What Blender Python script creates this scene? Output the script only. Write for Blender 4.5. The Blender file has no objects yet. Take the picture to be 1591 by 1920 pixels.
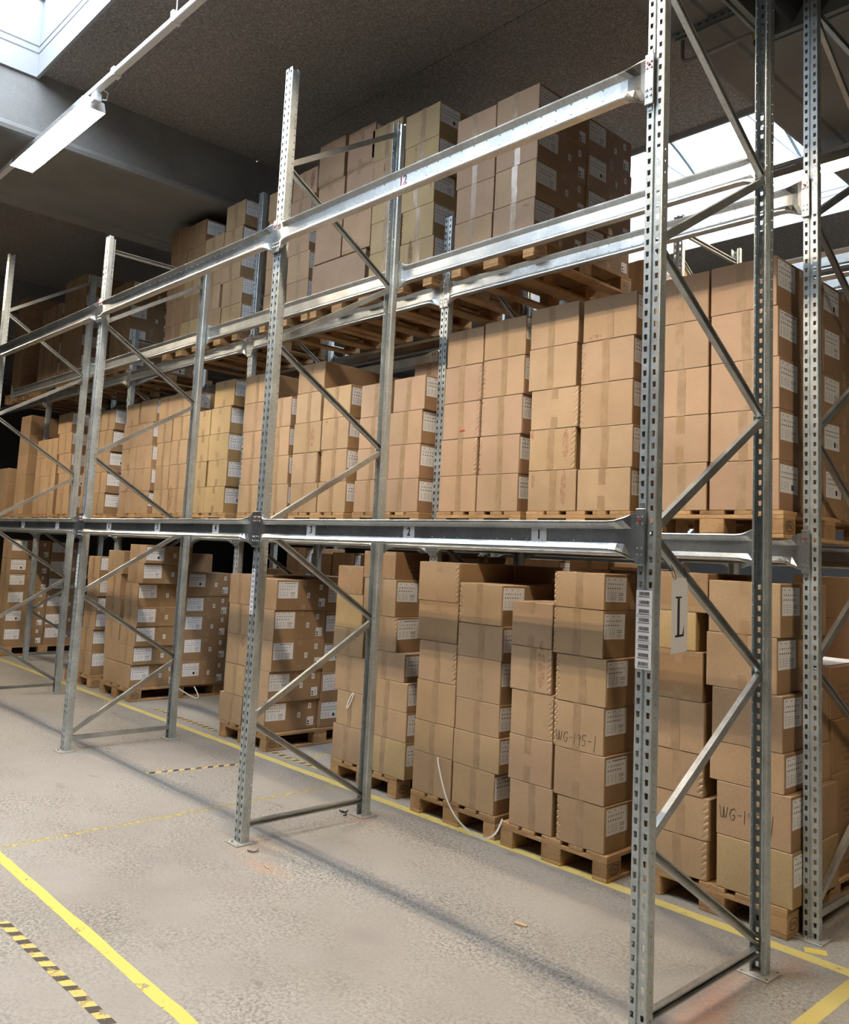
SKYS, LAMP, EXPO = 13.0, 480, 0.0
import bpy, math, random
from mathutils import Matrix, Vector
R = random.Random(7)
SC = bpy.context.scene
COL = SC.collection
PI = math.pi

# ------------------------------------------------------------------ materials
def mat(name):
    m = bpy.data.materials.new(name); m.use_nodes = True
    nt = m.node_tree; b = nt.nodes['Principled BSDF']
    return m, nt, b
def N(nt, t, **k):
    n = nt.nodes.new(t)
    for a, v in k.items():
        if a.startswith('i_'):
            n.inputs[a[2:].replace('_', ' ')].default_value = v
        else: setattr(n, a, v)
    return n
def ramp(nt, fac, stops):
    r = nt.nodes.new('ShaderNodeValToRGB')
    e = r.color_ramp.elements
    while len(e) > 1: e.remove(e[-1])
    e[0].position = stops[0][0]; e[0].color = (*stops[0][1], 1)
    for p, c in stops[1:]:
        x = e.new(p); x.color = (*c, 1)
    nt.links.new(fac, r.inputs[0]); return r
def mixc(nt, mode, fac, a, b):
    m = nt.nodes.new('ShaderNodeMix'); m.data_type = 'RGBA'; m.blend_type = mode
    for s, v in ((0, fac), (6, a), (7, b)):
        if hasattr(v, 'links'): nt.links.new(v, m.inputs[s])
        elif isinstance(v, (int, float)): m.inputs[s].default_value = v
        else: m.inputs[s].default_value = (*v, 1)
    return m.outputs[2]
def noise(nt, scale, detail=4, rough=.6, vec=None, dist=0):
    n = nt.nodes.new('ShaderNodeTexNoise'); n.inputs['Scale'].default_value = scale
    n.inputs['Detail'].default_value = detail; n.inputs['Roughness'].default_value = rough
    n.inputs['Distortion'].default_value = dist
    if vec: nt.links.new(vec, n.inputs['Vector'])
    return n.outputs['Fac']
def coord(nt, kind='Object', scale=(1, 1, 1)):
    if kind == 'World':
        g = nt.nodes.new('ShaderNodeNewGeometry'); o = g.outputs['Position']
    else:
        t = nt.nodes.new('ShaderNodeTexCoord'); o = t.outputs[kind]
    mp = nt.nodes.new('ShaderNodeMapping'); mp.inputs['Scale'].default_value = scale
    nt.links.new(o, mp.inputs['Vector']); return mp.outputs[0]
def bump(nt, b, h, strength, dist=.01):
    n = nt.nodes.new('ShaderNodeBump'); n.inputs['Strength'].default_value = strength
    n.inputs['Distance'].default_value = dist
    nt.links.new(h, n.inputs['Height']); nt.links.new(n.outputs[0], b.inputs['Normal'])
def simple(name, c, rough=.6, metal=0, em=None, es=0):
    m, nt, b = mat(name)
    b.inputs['Base Color'].default_value = (*c, 1); b.inputs['Roughness'].default_value = rough
    b.inputs['Metallic'].default_value = metal
    if em: b.inputs['Emission Color'].default_value = (*em, 1); b.inputs['Emission Strength'].default_value = es
    return m
M = {}
# cardboard: tint comes from each object's own colour
def cardboard(name, f):
    m, nt, b = mat(name); v = coord(nt, 'World')
    oi = nt.nodes.new('ShaderNodeObjectInfo')
    f1 = noise(nt, 3.5, 3, .5, v); f2 = noise(nt, 170, 2, .6, v)
    r1 = ramp(nt, f1, [(.3, (.9, .9, .9)), (.7, (1.06, 1.06, 1.06))]); r2 = ramp(nt, f2, [(.3, (.9, .89, .87)), (.7, (1.08, 1.08, 1.08))])
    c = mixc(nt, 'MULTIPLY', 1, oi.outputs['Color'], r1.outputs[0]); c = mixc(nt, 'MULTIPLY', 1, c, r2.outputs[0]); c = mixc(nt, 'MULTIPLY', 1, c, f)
    nt.links.new(c, b.inputs['Base Color']); b.inputs['Roughness'].default_value = .62
    b.inputs['Specular IOR Level'].default_value = .3
    vv = coord(nt, 'World', (1, 1, 160)); bump(nt, b, noise(nt, 1.6, 2, .5, vv), .12, .002)
    return m
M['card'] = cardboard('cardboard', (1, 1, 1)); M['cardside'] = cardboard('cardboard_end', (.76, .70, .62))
# packing tape
m, nt, b = mat('packing_tape'); v = coord(nt, 'World')
r = ramp(nt, noise(nt, 14, 3, .6, v), [(.35, (.33, .22, .125)), (.65, (.40, .275, .165))])
nt.links.new(r.outputs[0], b.inputs['Base Color']); b.inputs['Roughness'].default_value = .3
vv = coord(nt, 'World', (1, 1, .35)); bump(nt, b, noise(nt, 60, 3, .7, vv), .35, .004)
M['tape'] = m
m, nt, b = mat('clear_tape'); v = coord(nt, 'World')
r = ramp(nt, noise(nt, 10, 3, .6, v), [(.35, (.36, .25, .16)), (.65, (.46, .34, .23))])
nt.links.new(r.outputs[0], b.inputs['Base Color']); b.inputs['Roughness'].default_value = .16
vv = coord(nt, 'World', (1, 1, .3)); bump(nt, b, noise(nt, 45, 3, .7, vv), .5, .006)
M['clear'] = m
M['paper'] = simple('label_paper', (.84, .84, .86), .45)
M['ink'] = simple('black_ink', (.03, .03, .035), .6)
M['greyink'] = simple('grey_print', (.34, .34, .37), .6)
M['brownink'] = simple('brown_print', (.17, .09, .045), .7)
M['redink'] = simple('red_print', (.45, .05, .08), .6)
M['redmark'] = simple('red_chalk', (.62, .2, .11), .8)
M['darkmark'] = simple('dark_smear', (.16, .07, .05), .7)
M['redpin'] = simple('red_plastic', (.45, .03, .05), .4)
# galvanised steel
def steel(name, base, metal, rough, sp=1.):
    m, nt, b = mat(name); v = coord(nt, 'World')
    vo = nt.nodes.new('ShaderNodeTexVoronoi'); vo.inputs['Scale'].default_value = 90; nt.links.new(v, vo.inputs['Vector'])
    a = noise(nt, 7, 4, .6, v)
    r1 = ramp(nt, a, [(.3, tuple(x * .82 for x in base)), (.7, tuple(min(1, x * 1.12) for x in base))])
    r2 = ramp(nt, vo.outputs['Color'], [(0, (.88, .88, .88)), (1, (1.08, 1.08, 1.08))])
    nt.links.new(mixc(nt, 'MULTIPLY', sp, r1.outputs[0], r2.outputs[0]), b.inputs['Base Color'])
    b.inputs['Metallic'].default_value = metal
    rr = nt.nodes.new('ShaderNodeMapRange'); rr.inputs['To Min'].default_value = rough - .08; rr.inputs['To Max'].default_value = rough + .12
    nt.links.new(a, rr.inputs['Value']); nt.links.new(rr.outputs[0], b.inputs['Roughness'])
    return m
M['upright'] = steel('galvanised_upright', (.58, .635, .65), .75, .42)
M['beam'] = steel('galvanised_beam', (.52, .55, .56), .93, .3)
M['brace'] = steel('galvanised_brace', (.5, .52, .51), .85, .38)
M['plate'] = steel('base_plate_steel', (.5, .49, .46), .4, .5)
M['bolt'] = steel('bolt_zinc', (.7, .7, .68), .8, .3)
# wood
def wood(name, c0, c1, stain):
    m, nt, b = mat(name)
    oi = nt.nodes.new('ShaderNodeObjectInfo')
    t = nt.nodes.new('ShaderNodeTexCoord'); add = nt.nodes.new('ShaderNodeVectorMath'); add.operation = 'ADD'
    cm = nt.nodes.new('ShaderNodeCombineXYZ'); mu = nt.nodes.new('ShaderNodeMath'); mu.operation = 'MULTIPLY'; mu.inputs[1].default_value = 37.
    nt.links.new(oi.outputs['Random'], mu.inputs[0])
    for i in range(3): nt.links.new(mu.outputs[0], cm.inputs[i])
    nt.links.new(t.outputs['Object'], add.inputs[0]); nt.links.new(cm.outputs[0], add.inputs[1])
    mp = nt.nodes.new('ShaderNodeMapping'); mp.inputs['Scale'].default_value = (6, 6, 30); nt.links.new(add.outputs[0], mp.inputs['Vector'])
    g = noise(nt, 3, 5, .65, mp.outputs[0], 1.2)
    r = ramp(nt, g, [(.25, c0), (.75, c1)])
    r2 = ramp(nt, oi.outputs['Random'], [(0, (.72, .68, .62)), (1, (1.12, 1.1, 1.06))])
    c = mixc(nt, 'MULTIPLY', 1, r.outputs[0], r2.outputs[0])
    d = noise(nt, 5, 3, .6, add.outputs[0])
    r3 = ramp(nt, d, [(.52, (1, 1, 1)), (.75, stain)])
    c = mixc(nt, 'MULTIPLY', 1, c, r3.outputs[0])
    nt.links.new(c, b.inputs['Base Color']); b.inputs['Roughness'].default_value = .75
    bump(nt, b, g, .25, .004)
    return m
M['wood'] = wood('pallet_wood', (.36, .22, .11), (.56, .37, .19), (.62, .5, .42))
M['chip'] = simple('split_wood', (.62, .45, .25), .7)
# floor
m, nt, b = mat('worn_concrete_floor'); v = coord(nt, 'World')
big = ramp(nt, noise(nt, .55, 4, .6, v), [(.3, (.27, .25, .225)), (.5, (.345, .325, .30)), (.72, (.40, .385, .36))])
sp = ramp(nt, noise(nt, 62, 3, .75, v, .6), [(.40, (.50, .49, .47)), (.5, (.95, .95, .94)), (.60, (1.25, 1.25, 1.24))])
wear = ramp(nt, noise(nt, 1.1, 3, .6, coord(nt, 'World', (1, 1.5, 1))), [(.42, (.15,) * 3), (.62, (1,) * 3)])
c = mixc(nt, 'MULTIPLY', wear.outputs[0], big.outputs[0], sp.outputs[0])
sl = ramp(nt, noise(nt, 2.2, 5, .7, coord(nt, 'World', (.35, 1.6, 1))), [(.62, (1, 1, 1)), (.78, (.72, .68, .66))])
c = mixc(nt, 'MULTIPLY', .8, c, sl.outputs[0])
st = ramp(nt, noise(nt, 3.1, 2, .5, coord(nt, 'World', (.8, 2.2, 1))), [(.70, (1, 1, 1)), (.78, (.66, .62, .6))])
c = mixc(nt, 'MULTIPLY', .8, c, st.outputs[0])
# reddish marks rubbed into the concrete near the rack end, each a soft blob of its own
def blob(c, cx, cy, rx, ry, rot, col, amt):
    g = nt.nodes.new('ShaderNodeNewGeometry'); mp = nt.nodes.new('ShaderNodeMapping'); mp.vector_type = 'TEXTURE'
    mp.inputs['Location'].default_value = (cx, cy, 0); mp.inputs['Rotation'].default_value = (0, 0, rot); mp.inputs['Scale'].default_value = (rx, ry, 1)
    nt.links.new(g.outputs['Position'], mp.inputs['Vector'])
    s = nt.nodes.new('ShaderNodeVectorMath'); s.operation = 'LENGTH'; nt.links.new(mp.outputs[0], s.inputs[0])
    nz = nt.nodes.new('ShaderNodeMath'); nz.operation = 'MULTIPLY_ADD'; nz.inputs[1].default_value = 1.2; nz.inputs[2].default_value = -.6
    nt.links.new(noise(nt, 9, 4, .7, v), nz.inputs[0])
    ad = nt.nodes.new('ShaderNodeMath'); ad.operation = 'ADD'; nt.links.new(s.outputs['Value'], ad.inputs[0]); nt.links.new(nz.outputs[0], ad.inputs[1])
    r = ramp(nt, ad.outputs[0], [(.1, (amt,) * 3), (1., (0,) * 3)])
    return mixc(nt, 'MIX', r.outputs[0], c, col)
for a in ((-.05, .62, .12, .5, .25, (.40, .20, .14), .55), (.0, .35, .15, .25, 0, (.42, .22, .15), .5), (.03, 1.2, .1, .2, .1, (.40, .23, .15), .5),
          (-2.4, -.09, .28, .1, .1, (.48, .3, .2), .45), (-2.75, .05, .3, .18, 0, (.46, .32, .23), .4), (-2.75, .93, .25, .12, 0, (.42, .28, .2), .4),
          (-2.2, -.35, .25, .2, 0, (.3, .27, .25), .5), (-1.4, -.2, .16, .1, .3, (.28, .25, .24), .6), (-2.9, -.55, .2, .09, .5, (.27, .24, .24), .6), (-2.0, -.75, .3, .12, .4, (.32, .29, .28), .5),
          (-.8, .45, .28, .09, -.6, (.31, .28, .26), .6), (-.7, -.4, .2, .2, 0, (.3, .28, .26), .4)):
    c = blob(c, *a)
nt.links.new(c, b.inputs['Base Color']); b.inputs['Roughness'].default_value = .55
bump(nt, b, noise(nt, 70, 3, .7, v), .2, .003)
M['floor'] = m
# line paint and tape, worn
def worn(name, c, lo, hi, scale=16):
    m, nt, b = mat(name); v = coord(nt, 'World')
    b.inputs['Base Color'].default_value = (*c, 1); b.inputs['Roughness'].default_value = .6
    r = ramp(nt, noise(nt, scale, 6, .75, v), [(lo, (0, 0, 0)), (hi, (1, 1, 1))])
    tr = nt.nodes.new('ShaderNodeBsdfTransparent'); mx = nt.nodes.new('ShaderNodeMixShader')
    nt.links.new(r.outputs[0], mx.inputs[0]); nt.links.new(tr.outputs[0], mx.inputs[1]); nt.links.new(b.outputs[0], mx.inputs[2])
    nt.links.new(mx.outputs[0], nt.nodes['Material Output'].inputs['Surface'])
    return m
M['yline'] = worn('yellow_line_paint', (.64, .53, .18), .30, .40)
M['ytape'] = worn('yellow_floor_tape', (.74, .58, .13), .34, .40, 11)
M['yfaint'] = worn('faded_yellow_paint', (.60, .49, .12), .44, .58, 24)
M['btape'] = worn('black_floor_tape', (.06, .05, .045), .40, .46, 13)
M['htape'] = worn('hazard_yellow_tape', (.72, .52, .15), .37, .43, 13)
# ceiling wood wool
m, nt, b = mat('wood_wool_ceiling'); v = coord(nt, 'World')
w = nt.nodes.new('ShaderNodeTexNoise'); w.noise_type = 'RIDGED_MULTIFRACTAL' if hasattr(w, 'noise_type') else 'FBM'
w.inputs['Scale'].default_value = 22; w.inputs['Detail'].default_value = 3; w.inputs['Distortion'].default_value = 2.2
nt.links.new(v, w.inputs['Vector'])
a2 = noise(nt, 60, 3, .7, v, 1.5); big = noise(nt, .5, 2, .5, v)
r = ramp(nt, a2, [(.3, (.16, .148, .138)), (.5, (.33, .31, .295)), (.66, (.72, .67, .63))])
r2 = ramp(nt, big, [(.3, (.85, .85, .85)), (.7, (1.15, 1.12, 1.08))])
r3 = ramp(nt, w.outputs['Fac'], [(.2, (.75, .75, .75)), (1.2 if False else .95, (1.25, 1.2, 1.15))])
c = mixc(nt, 'MULTIPLY', 1, r.outputs[0], r2.outputs[0]); c = mixc(nt, 'MULTIPLY', 1, c, r3.outputs[0])
nt.links.new(c, b.inputs['Base Color']); b.inputs['Roughness'].default_value = .95
bump(nt, b, a2, .6, .01)
M['wool'] = m
m, nt, b = mat('cast_concrete'); v = coord(nt, 'World')
r = ramp(nt, noise(nt, 1.3, 5, .6, v), [(.3, (.19, .187, .18)), (.7, (.26, .256, .247))])
r2 = ramp(nt, noise(nt, 40, 3, .6, v), [(.3, (.93, .93, .93)), (.7, (1.05, 1.05, 1.05))])
nt.links.new(mixc(nt, 'MULTIPLY', 1, r.outputs[0], r2.outputs[0]), b.inputs['Base Color']); b.inputs['Roughness'].default_value = .85
M['conc'] = m
M['wall'] = simple('painted_wall', (.14, .137, .133), .85)
M['white'] = simple('white_powder_coat', (.78, .79, .8), .4)
M['shaft'] = simple('skylight_white_panel', (.3, .31, .32), .5)
M['seam'] = simple('dark_panel_seam', (.12, .13, .14), .7)
M['duct'] = simple('heater_grey_green', (.20, .22, .21), .5, .2)
M['louver'] = simple('dark_louver', (.05, .055, .06), .5, .3)
M['brass'] = simple('brass', (.42, .28, .12), .35, .9)
M['pipe'] = simple('old_pipe_paint', (.22, .2, .18), .5, .3)
M['black'] = simple('black_plastic', (.02, .02, .02), .5)
M['strap'] = simple('white_plastic_strap', (.8, .8, .78), .35)
M['tube'] = simple('lamp_tube', (1, .9, .75), .4, 0, (1, .82, .60), 330)
M['reflector'] = simple('lamp_reflector', (.8, .8, .78), .22, 1)
m, nt, b = mat('milky_polycarbonate')
tr = N(nt, 'ShaderNodeBsdfTransparent'); tr.inputs[0].default_value = (.93, .96, 1, 1)
tl = N(nt, 'ShaderNodeBsdfTranslucent'); tl.inputs[0].default_value = (.9, .93, .97, 1)
mx = N(nt, 'ShaderNodeMixShader'); mx.inputs[0].default_value = .25
nt.links.new(tr.outputs[0], mx.inputs[1]); nt.links.new(tl.outputs[0], mx.inputs[2]); nt.links.new(mx.outputs[0], nt.nodes['Material Output'].inputs['Surface'])
M['poly'] = m
M['rib'] = simple('skylight_rib_aluminium', (.25, .29, .32), .4, .5)

# ------------------------------------------------------------------ mesh building
class MB:
    def __init__(s): s.v = []; s.f = []; s.m = []
    def add(s, vs, fs, mi=0):
        o = len(s.v); s.v += [tuple(p) for p in vs]; s.f += [tuple(o + i for i in f) for f in fs]; s.m += [mi] * len(fs); return s
    def box(s, x0, x1, y0, y1, z0, z1, c=0, mi=0, skip=()):
        if c <= 0:
            vs = [(x, y, z) for x in (x0, x1) for y in (y0, y1) for z in (z0, z1)]
            fs = {'-x': (0, 1, 3, 2), '+x': (4, 6, 7, 5), '-y': (0, 4, 5, 1), '+y': (2, 3, 7, 6), '-z': (0, 2, 6, 4), '+z': (1, 5, 7, 3)}
            return s.add(vs, [f for k, f in fs.items() if k not in skip], mi)
        vs = []; fs = []; idx = {}
        for sx in (0, 1):
            for sy in (0, 1):
                for sz in (0, 1):
                    X = (x0, x1)[sx]; Y = (y0, y1)[sy]; Z = (z0, z1)[sz]
                    dx = c if sx == 0 else -c; dy = c if sy == 0 else -c; dz = c if sz == 0 else -c
                    for ax, p in enumerate(((X, Y + dy, Z + dz), (X + dx, Y, Z + dz), (X + dx, Y + dy, Z))):
                        idx[sx, sy, sz, ax] = len(vs); vs.append(p)
        I = lambda a, b, c_, ax: idx[a, b, c_, ax]
        for k in (0, 1):
            q = [I(k, 0, 0, 0), I(k, 0, 1, 0), I(k, 1, 1, 0), I(k, 1, 0, 0)]; fs.append(q if k == 0 else q[::-1])
            q = [I(0, k, 0, 1), I(1, k, 0, 1), I(1, k, 1, 1), I(0, k, 1, 1)]; fs.append(q if k == 0 else q[::-1])
            q = [I(0, 0, k, 2), I(0, 1, k, 2), I(1, 1, k, 2), I(1, 0, k, 2)]; fs.append(q if k == 0 else q[::-1])
        def orient(q):
            cx = [(x0 + x1) / 2, (y0 + y1) / 2, (z0 + z1) / 2]
            a, b_, c_ = (Vector(vs[i]) for i in q[:3]); n = (b_ - a).cross(c_ - a)
            mid = sum((Vector(vs[i]) for i in q), Vector()) / len(q)
            return q if n.dot(mid - Vector(cx)) > 0 else q[::-1]
        for a in (0, 1):
            for b_ in (0, 1):
                fs.append(orient([I(a, b_, 0, 0), I(a, b_, 1, 0), I(a, b_, 1, 1), I(a, b_, 0, 1)]))
                fs.append(orient([I(a, 0, b_, 0), I(a, 1, b_, 0), I(a, 1, b_, 2), I(a, 0, b_, 2)]))
                fs.append(orient([I(0, a, b_, 1), I(1, a, b_, 1), I(1, a, b_, 2), I(0, a, b_, 2)]))
                for c_ in (0, 1): fs.append(orient([I(a, b_, c_, 0), I(a, b_, c_, 1), I(a, b_, c_, 2)]))
        return s.add(vs, fs, mi)
    def tube(s, pts, r, n=8, mi=0, cap=True):
        pts = [Vector(p) for p in pts]; rings = []
        for i, p in enumerate(pts):
            d = (pts[min(i + 1, len(pts) - 1)] - pts[max(i - 1, 0)]).normalized()
            u = d.cross(Vector((0, 0, 1)));
            if u.length < .05: u = d.cross(Vector((0, 1, 0)))
            u.normalize(); w = d.cross(u)
            rr = r[i] if isinstance(r, (list, tuple)) else r
            rings.append([p + rr * (math.cos(2 * PI * k / n) * u + math.sin(2 * PI * k / n) * w) for k in range(n)])
        vs = [q for g in rings for q in g]; fs = []
        for i in range(len(pts) - 1):
            for k in range(n):
                a, b_ = i * n + k, i * n + (k + 1) % n; fs.append((a, b_, b_ + n, a + n))
        if cap: fs += [tuple(range(n))[::-1], tuple((len(pts) - 1) * n + k for k in range(n))]
        return s.add(vs, fs, mi)
    def loft(s, secs, closed=True, cap=True, mi=0):
        n = len(secs[0]); vs = [p for q in secs for p in q]; fs = []
        for i in range(len(secs) - 1):
            for k in range(n if closed else n - 1):
                a, b_ = i * n + k, i * n + (k + 1) % n; fs.append((a, b_, b_ + n, a + n))
        if cap and closed: fs += [tuple(range(n))[::-1], tuple((len(secs) - 1) * n + k for k in range(n))]
        return s.add(vs, fs, mi)
    def mesh(s, name, mats, smooth=False):
        me = bpy.data.meshes.new(name); me.from_pydata(s.v, [], s.f)
        for q in (mats if isinstance(mats, (list, tuple)) else [mats]): me.materials.append(q)
        if any(s.m): me.polygons.foreach_set('material_index', s.m)
        if smooth: me.polygons.foreach_set('use_smooth', [True] * len(me.polygons))
        me.update(); return me
def link(name, me, parent=None, loc=(0, 0, 0), rot=(0, 0, 0), scale=None):
    o = bpy.data.objects.new(name, me); COL.objects.link(o); o.location = loc; o.rotation_euler = rot
    if scale: o.scale = scale
    if parent: o.parent = parent
    return o
def tag(o, label, cat, group=None):
    o['label'] = label; o['category'] = cat
    if group: o['group'] = group
    return o
def struct(o): o['kind'] = 'structure'; return o
def thing(name, label, cat, loc=(0, 0, 0), group=None, rot=(0, 0, 0)):
    return tag(link(name, None, None, loc, rot), label, cat, group)
def copy_tree(o, parent=None):
    c = o.copy(); COL.objects.link(c)
    if parent: c.parent = parent
    for ch in list(o.children): copy_tree(ch, c)
    return c
def text_mesh(txt, size, mats, ext=.0004, align='CENTER', bold=0):
    cu = bpy.data.curves.new('writing', 'FONT'); cu.body = txt; cu.size = size; cu.extrude = ext
    cu.align_x = align; cu.align_y = 'CENTER'; cu.resolution_u = 3; cu.offset = bold
    o = bpy.data.objects.new('writing', cu); COL.objects.link(o)
    bpy.context.view_layer.update()
    me = bpy.data.meshes.new_from_object(o.evaluated_get(bpy.context.evaluated_depsgraph_get()))
    bpy.data.objects.remove(o); bpy.data.curves.remove(cu)
    me.materials.clear(); me.materials.append(mats); return me
FRONT = (PI / 2, 0, 0)            # text facing -y
SIDE = (PI / 2, 0, PI / 2)        # text facing +x

# ------------------------------------------------------------------ the hall
H = 6.2; UB = 5.53
XW0, XW1, YW0, YW1 = -24., 7., -7., 13.
struct(link('floor', MB().box(XW0, XW1, YW0, YW1, -.1, 0).mesh('floor', M['floor'])))
beams = [(-22.52, -20.68), (-15.41, -13.57), (-8.30, -6.46), (-1.19, .65), (5.92, 6.98)]
# concrete roof beams: a wide trough whose lower edges carry a rounded lip
for i, (a, b_) in enumerate(beams):
    k = MB().box(a, b_, YW0, YW1, UB + .02, H, 0)
    for xe, s in ((a, -1), (b_, 1)):
        pr = [(0, UB + .02), (0, UB + .10), (.012 * s, UB + .105), (.045 * s, UB + .085), (.055 * s, UB + .05), (.045 * s, UB + .012), (.015 * s, UB), (-.25 * s, UB), (-.27 * s, UB + .02)]
        secs = [[(xe + p[0], y, p[1]) for p in pr] for y in (YW0, YW1)]
        k.loft(secs)
    struct(link('ceiling_beam_%d' % (i + 1), k.mesh('ceiling_beam', M['conc'])))
bays = [(XW0, -22.52), (-20.68, -15.41), (-13.57, -8.30), (-6.46, -1.19), (.65, 5.92)]
SKY = {3: [(-3.38, -.47), (4.50, 7.38)]}
n = 0
for i, (a, b_) in enumerate(bays):
    ys = YW0; segs = []
    for (p, q) in SKY.get(i, []): segs.append((ys, p)); ys = q
    segs.append((ys, YW1))
    for (p, q) in segs:
        k = MB(); yy = p                     # wood-wool boards laid in 1.05 m rows with a hair joint
        if i == 3 and p < 0 < q:
            cuts = [p, 1.958, q]
        else: cuts = [p, q]
        for u, w in zip(cuts[:-1], cuts[1:]): k.box(a, b_, u + .004, w - .004, H, H + .12)
        n += 1; struct(link('ceiling_%d' % n, k.mesh('ceiling', M['wool'])))
struct(link('ceiling_roof_deck', (lambda k: ([k.box(a, b_, p, q, H + .121, H + .2) for i, (a, b_) in enumerate(bays) for (p, q) in
    ((lambda S_: list(zip([YW0] + [s_[1] for s_ in S_], [s_[0] for s_ in S_] + [YW1])))(SKY.get(i, [])))], k)[1])(MB()).mesh('roof_deck', M['seam'])))
n = 0
for i in SKY:
    a, b_ = bays[i]
    for (p, q) in SKY[i]:
        n += 1; zt = H + .72; t = .03
        k = MB()
        for (x0, x1, y0, y1) in ((a, a + t, p, q), (b_ - t, b_, p, q), (a + t, b_ - t, p, p + t), (a + t, b_ - t, q - t, q)):
            k.box(x0, x1, y0, y1, H - .06, zt)
        s_ = struct(link('skylight_window_%d' % n, k.mesh('skylight_shaft', M['shaft'])))
        k = MB()                              # dark joints between the lining panels
        for z in (H + .17, H + .24):
            k.box(a + t, a + t + .003, p + t, q - t, z, z + .012); k.box(b_ - t - .003, b_ - t, p + t, q - t, z, z + .012)
            k.box(a + t, b_ - t, q - t - .003, q - t, z, z + .012); k.box(a + t, b_ - t, p + t, p + t + .003, z, z + .012)
        link('panel_joint', k.mesh('panel_joint', M['seam']), s_)
        k = MB()                              # arched glazing
        sec = []
        for x in (a, b_):
            sec.append([(x, p + (q - p) * j / 12, zt + .02 + .42 * math.sin(PI * j / 12)) for j in range(13)])
        k.loft(sec, closed=False, cap=False); link('skylight_glazing', k.mesh('skylight_glazing', M['poly'], True), s_)
        nr = 5                                # arched ribs with a tie bar
        for r_ in range(nr):
            x = a + (b_ - a) * r_ / (nr - 1); x = min(max(x, a + .05), b_ - .05)
            k = MB().tube([(x, p + (q - p) * j / 12, zt + .42 * math.sin(PI * j / 12)) for j in range(13)], .036, 6)
            k.tube([(x, p + .03, zt), (x, q - .03, zt)], .012, 6)
            link('glazing_rib', k.mesh('glazing_rib', M['rib']), s_)
        lp = bpy.data.lights.new('skylight_portal', 'AREA'); lp.shape = 'RECTANGLE'; lp.size = b_ - a - .1; lp.size_y = q - p - .1; lp.cycles.is_portal = True
        lo = bpy.data.objects.new('skylight_portal', lp); COL.objects.link(lo); lo.location = ((a + b_) / 2, (p + q) / 2, zt + .005)
struct(link('wall_left', MB().box(XW0 - .2, XW0, YW0, YW1, 0, H).mesh('wall', M['wall'])))
struct(link('wall_right', MB().box(XW1, XW1 + .2, YW0, YW1, 0, H).mesh('wall', M['wall'])))
struct(link('wall_front', MB().box(XW0 - .2, XW1 + .2, YW0 - .2, YW0, 0, H).mesh('wall', M['wall'])))
struct(link('wall_back', MB().box(XW0 - .2, XW1 + .2, YW1, YW1 + .2, 0, H).mesh('wall', M['wall'])))

# floor lines: paint film and tape, a fraction of a millimetre thick
def strip(name, label, cat, x0, x1, y0, y1, m, z=.0006, seg=1, jit=0, rnd=None):
    k = MB(); L = max(x1 - x0, y1 - y0); nseg = max(1, int(L / .12)); rr = random.Random(hash(label) % 1000 if False else len(label))
    lo = []; hi = []
    for i in range(nseg + 1):
        t = i / nseg
        j0 = rr.uniform(-jit, jit); j1 = rr.uniform(-jit, jit)
        if x1 - x0 >= y1 - y0: lo.append((x0 + (x1 - x0) * t, y0 + j0)); hi.append((x0 + (x1 - x0) * t, y1 + j1))
        else: lo.append((x0 + j0, y0 + (y1 - y0) * t)); hi.append((x1 + j1, y0 + (y1 - y0) * t))
    vs = [(x, y, z) for x, y in lo] + [(x, y, z) for x, y in hi]
    fs = [(i, i + 1, nseg + 1 + i + 1, nseg + 1 + i) for i in range(nseg)]
    if x1 - x0 < y1 - y0: fs = [f[::-1] for f in fs]
    k.add(vs, fs)
    return tag(link(name, k.mesh(name, m)), label, cat)
strip('floor_line', 'long yellow painted line running under the fronts of the ground pallets', 'floor marking', -15, 2.2, 1.305, 1.382, M['yline'], jit=.003)
strip('floor_tape', 'broad scuffed yellow tape crossing the lower left aisle floor', 'floor marking', -3.5, -.1, -1.222, -1.163, M['ytape'], jit=.004)
strip('floor_line', 'thin faded yellow line running from the broad tape back under the rack', 'floor marking', -3.565, -3.525, -1.24, 1.3, M['yfaint'])
strip('floor_line', 'yellow line in the bottom right corner meeting the long pallet line', 'floor marking', .24, .31, .2, 1.3, M['yline'])
strip('floor_line', 'faint yellow line on the empty floor beside the labelled pallet stack', 'floor marking', -4.42, -4.37, 1.4, 2.6, M['yfaint'])
def hazard(label, p0, p1, w, gaps=()):
    p0 = Vector(p0); p1 = Vector(p1); d = (p1 - p0); L = d.length; d.normalize(); nrm = Vector((-d.y, d.x)); rr = random.Random(len(label))
    n = int(L / (w * .8)); lo = []; hi = []
    for i in range(n + 1):
        c = p0 + d * L * i / n
        lo.append(c - nrm * w * rr.uniform(.4, .55)); hi.append(c + nrm * w * rr.uniform(.4, .55))
    b_ = MB().add([(v.x, v.y, .0008) for v in lo + hi], [(i, i + 1, n + 2 + i, n + 1 + i) for i in range(n)])
    o = tag(link('hazard_tape', b_.mesh('hazard_tape', M['htape'])), label, 'floor marking')
    a = MB(); s = w * .3
    while s < L - 2 * w:
        j = [rr.uniform(-.12, .12) * w for _ in range(4)]; e = s + w * 1.0; sk = w * .5
        q = [p0 + d * (s + j[0]) - nrm * w / 2, p0 + d * (e + j[1]) - nrm * w / 2, p0 + d * (e + sk + j[2]) + nrm * w / 2, p0 + d * (s + sk + j[3]) + nrm * w / 2]
        a.add([(v.x, v.y, .0012) for v in q], [(0, 1, 2, 3)]); s += w * 2.1
    link('stripe_pattern', a.mesh('stripe_pattern', M['btape']), o)
hazard('torn black and yellow hazard tape in the bottom left floor corner', (-2.52, -1.452), (-1.3, -1.425), .05, ((.52, .68),))
hazard('short black and yellow tape pointing at the second front upright', (-4.62, .27), (-4.48, 1.12), .045)
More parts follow.
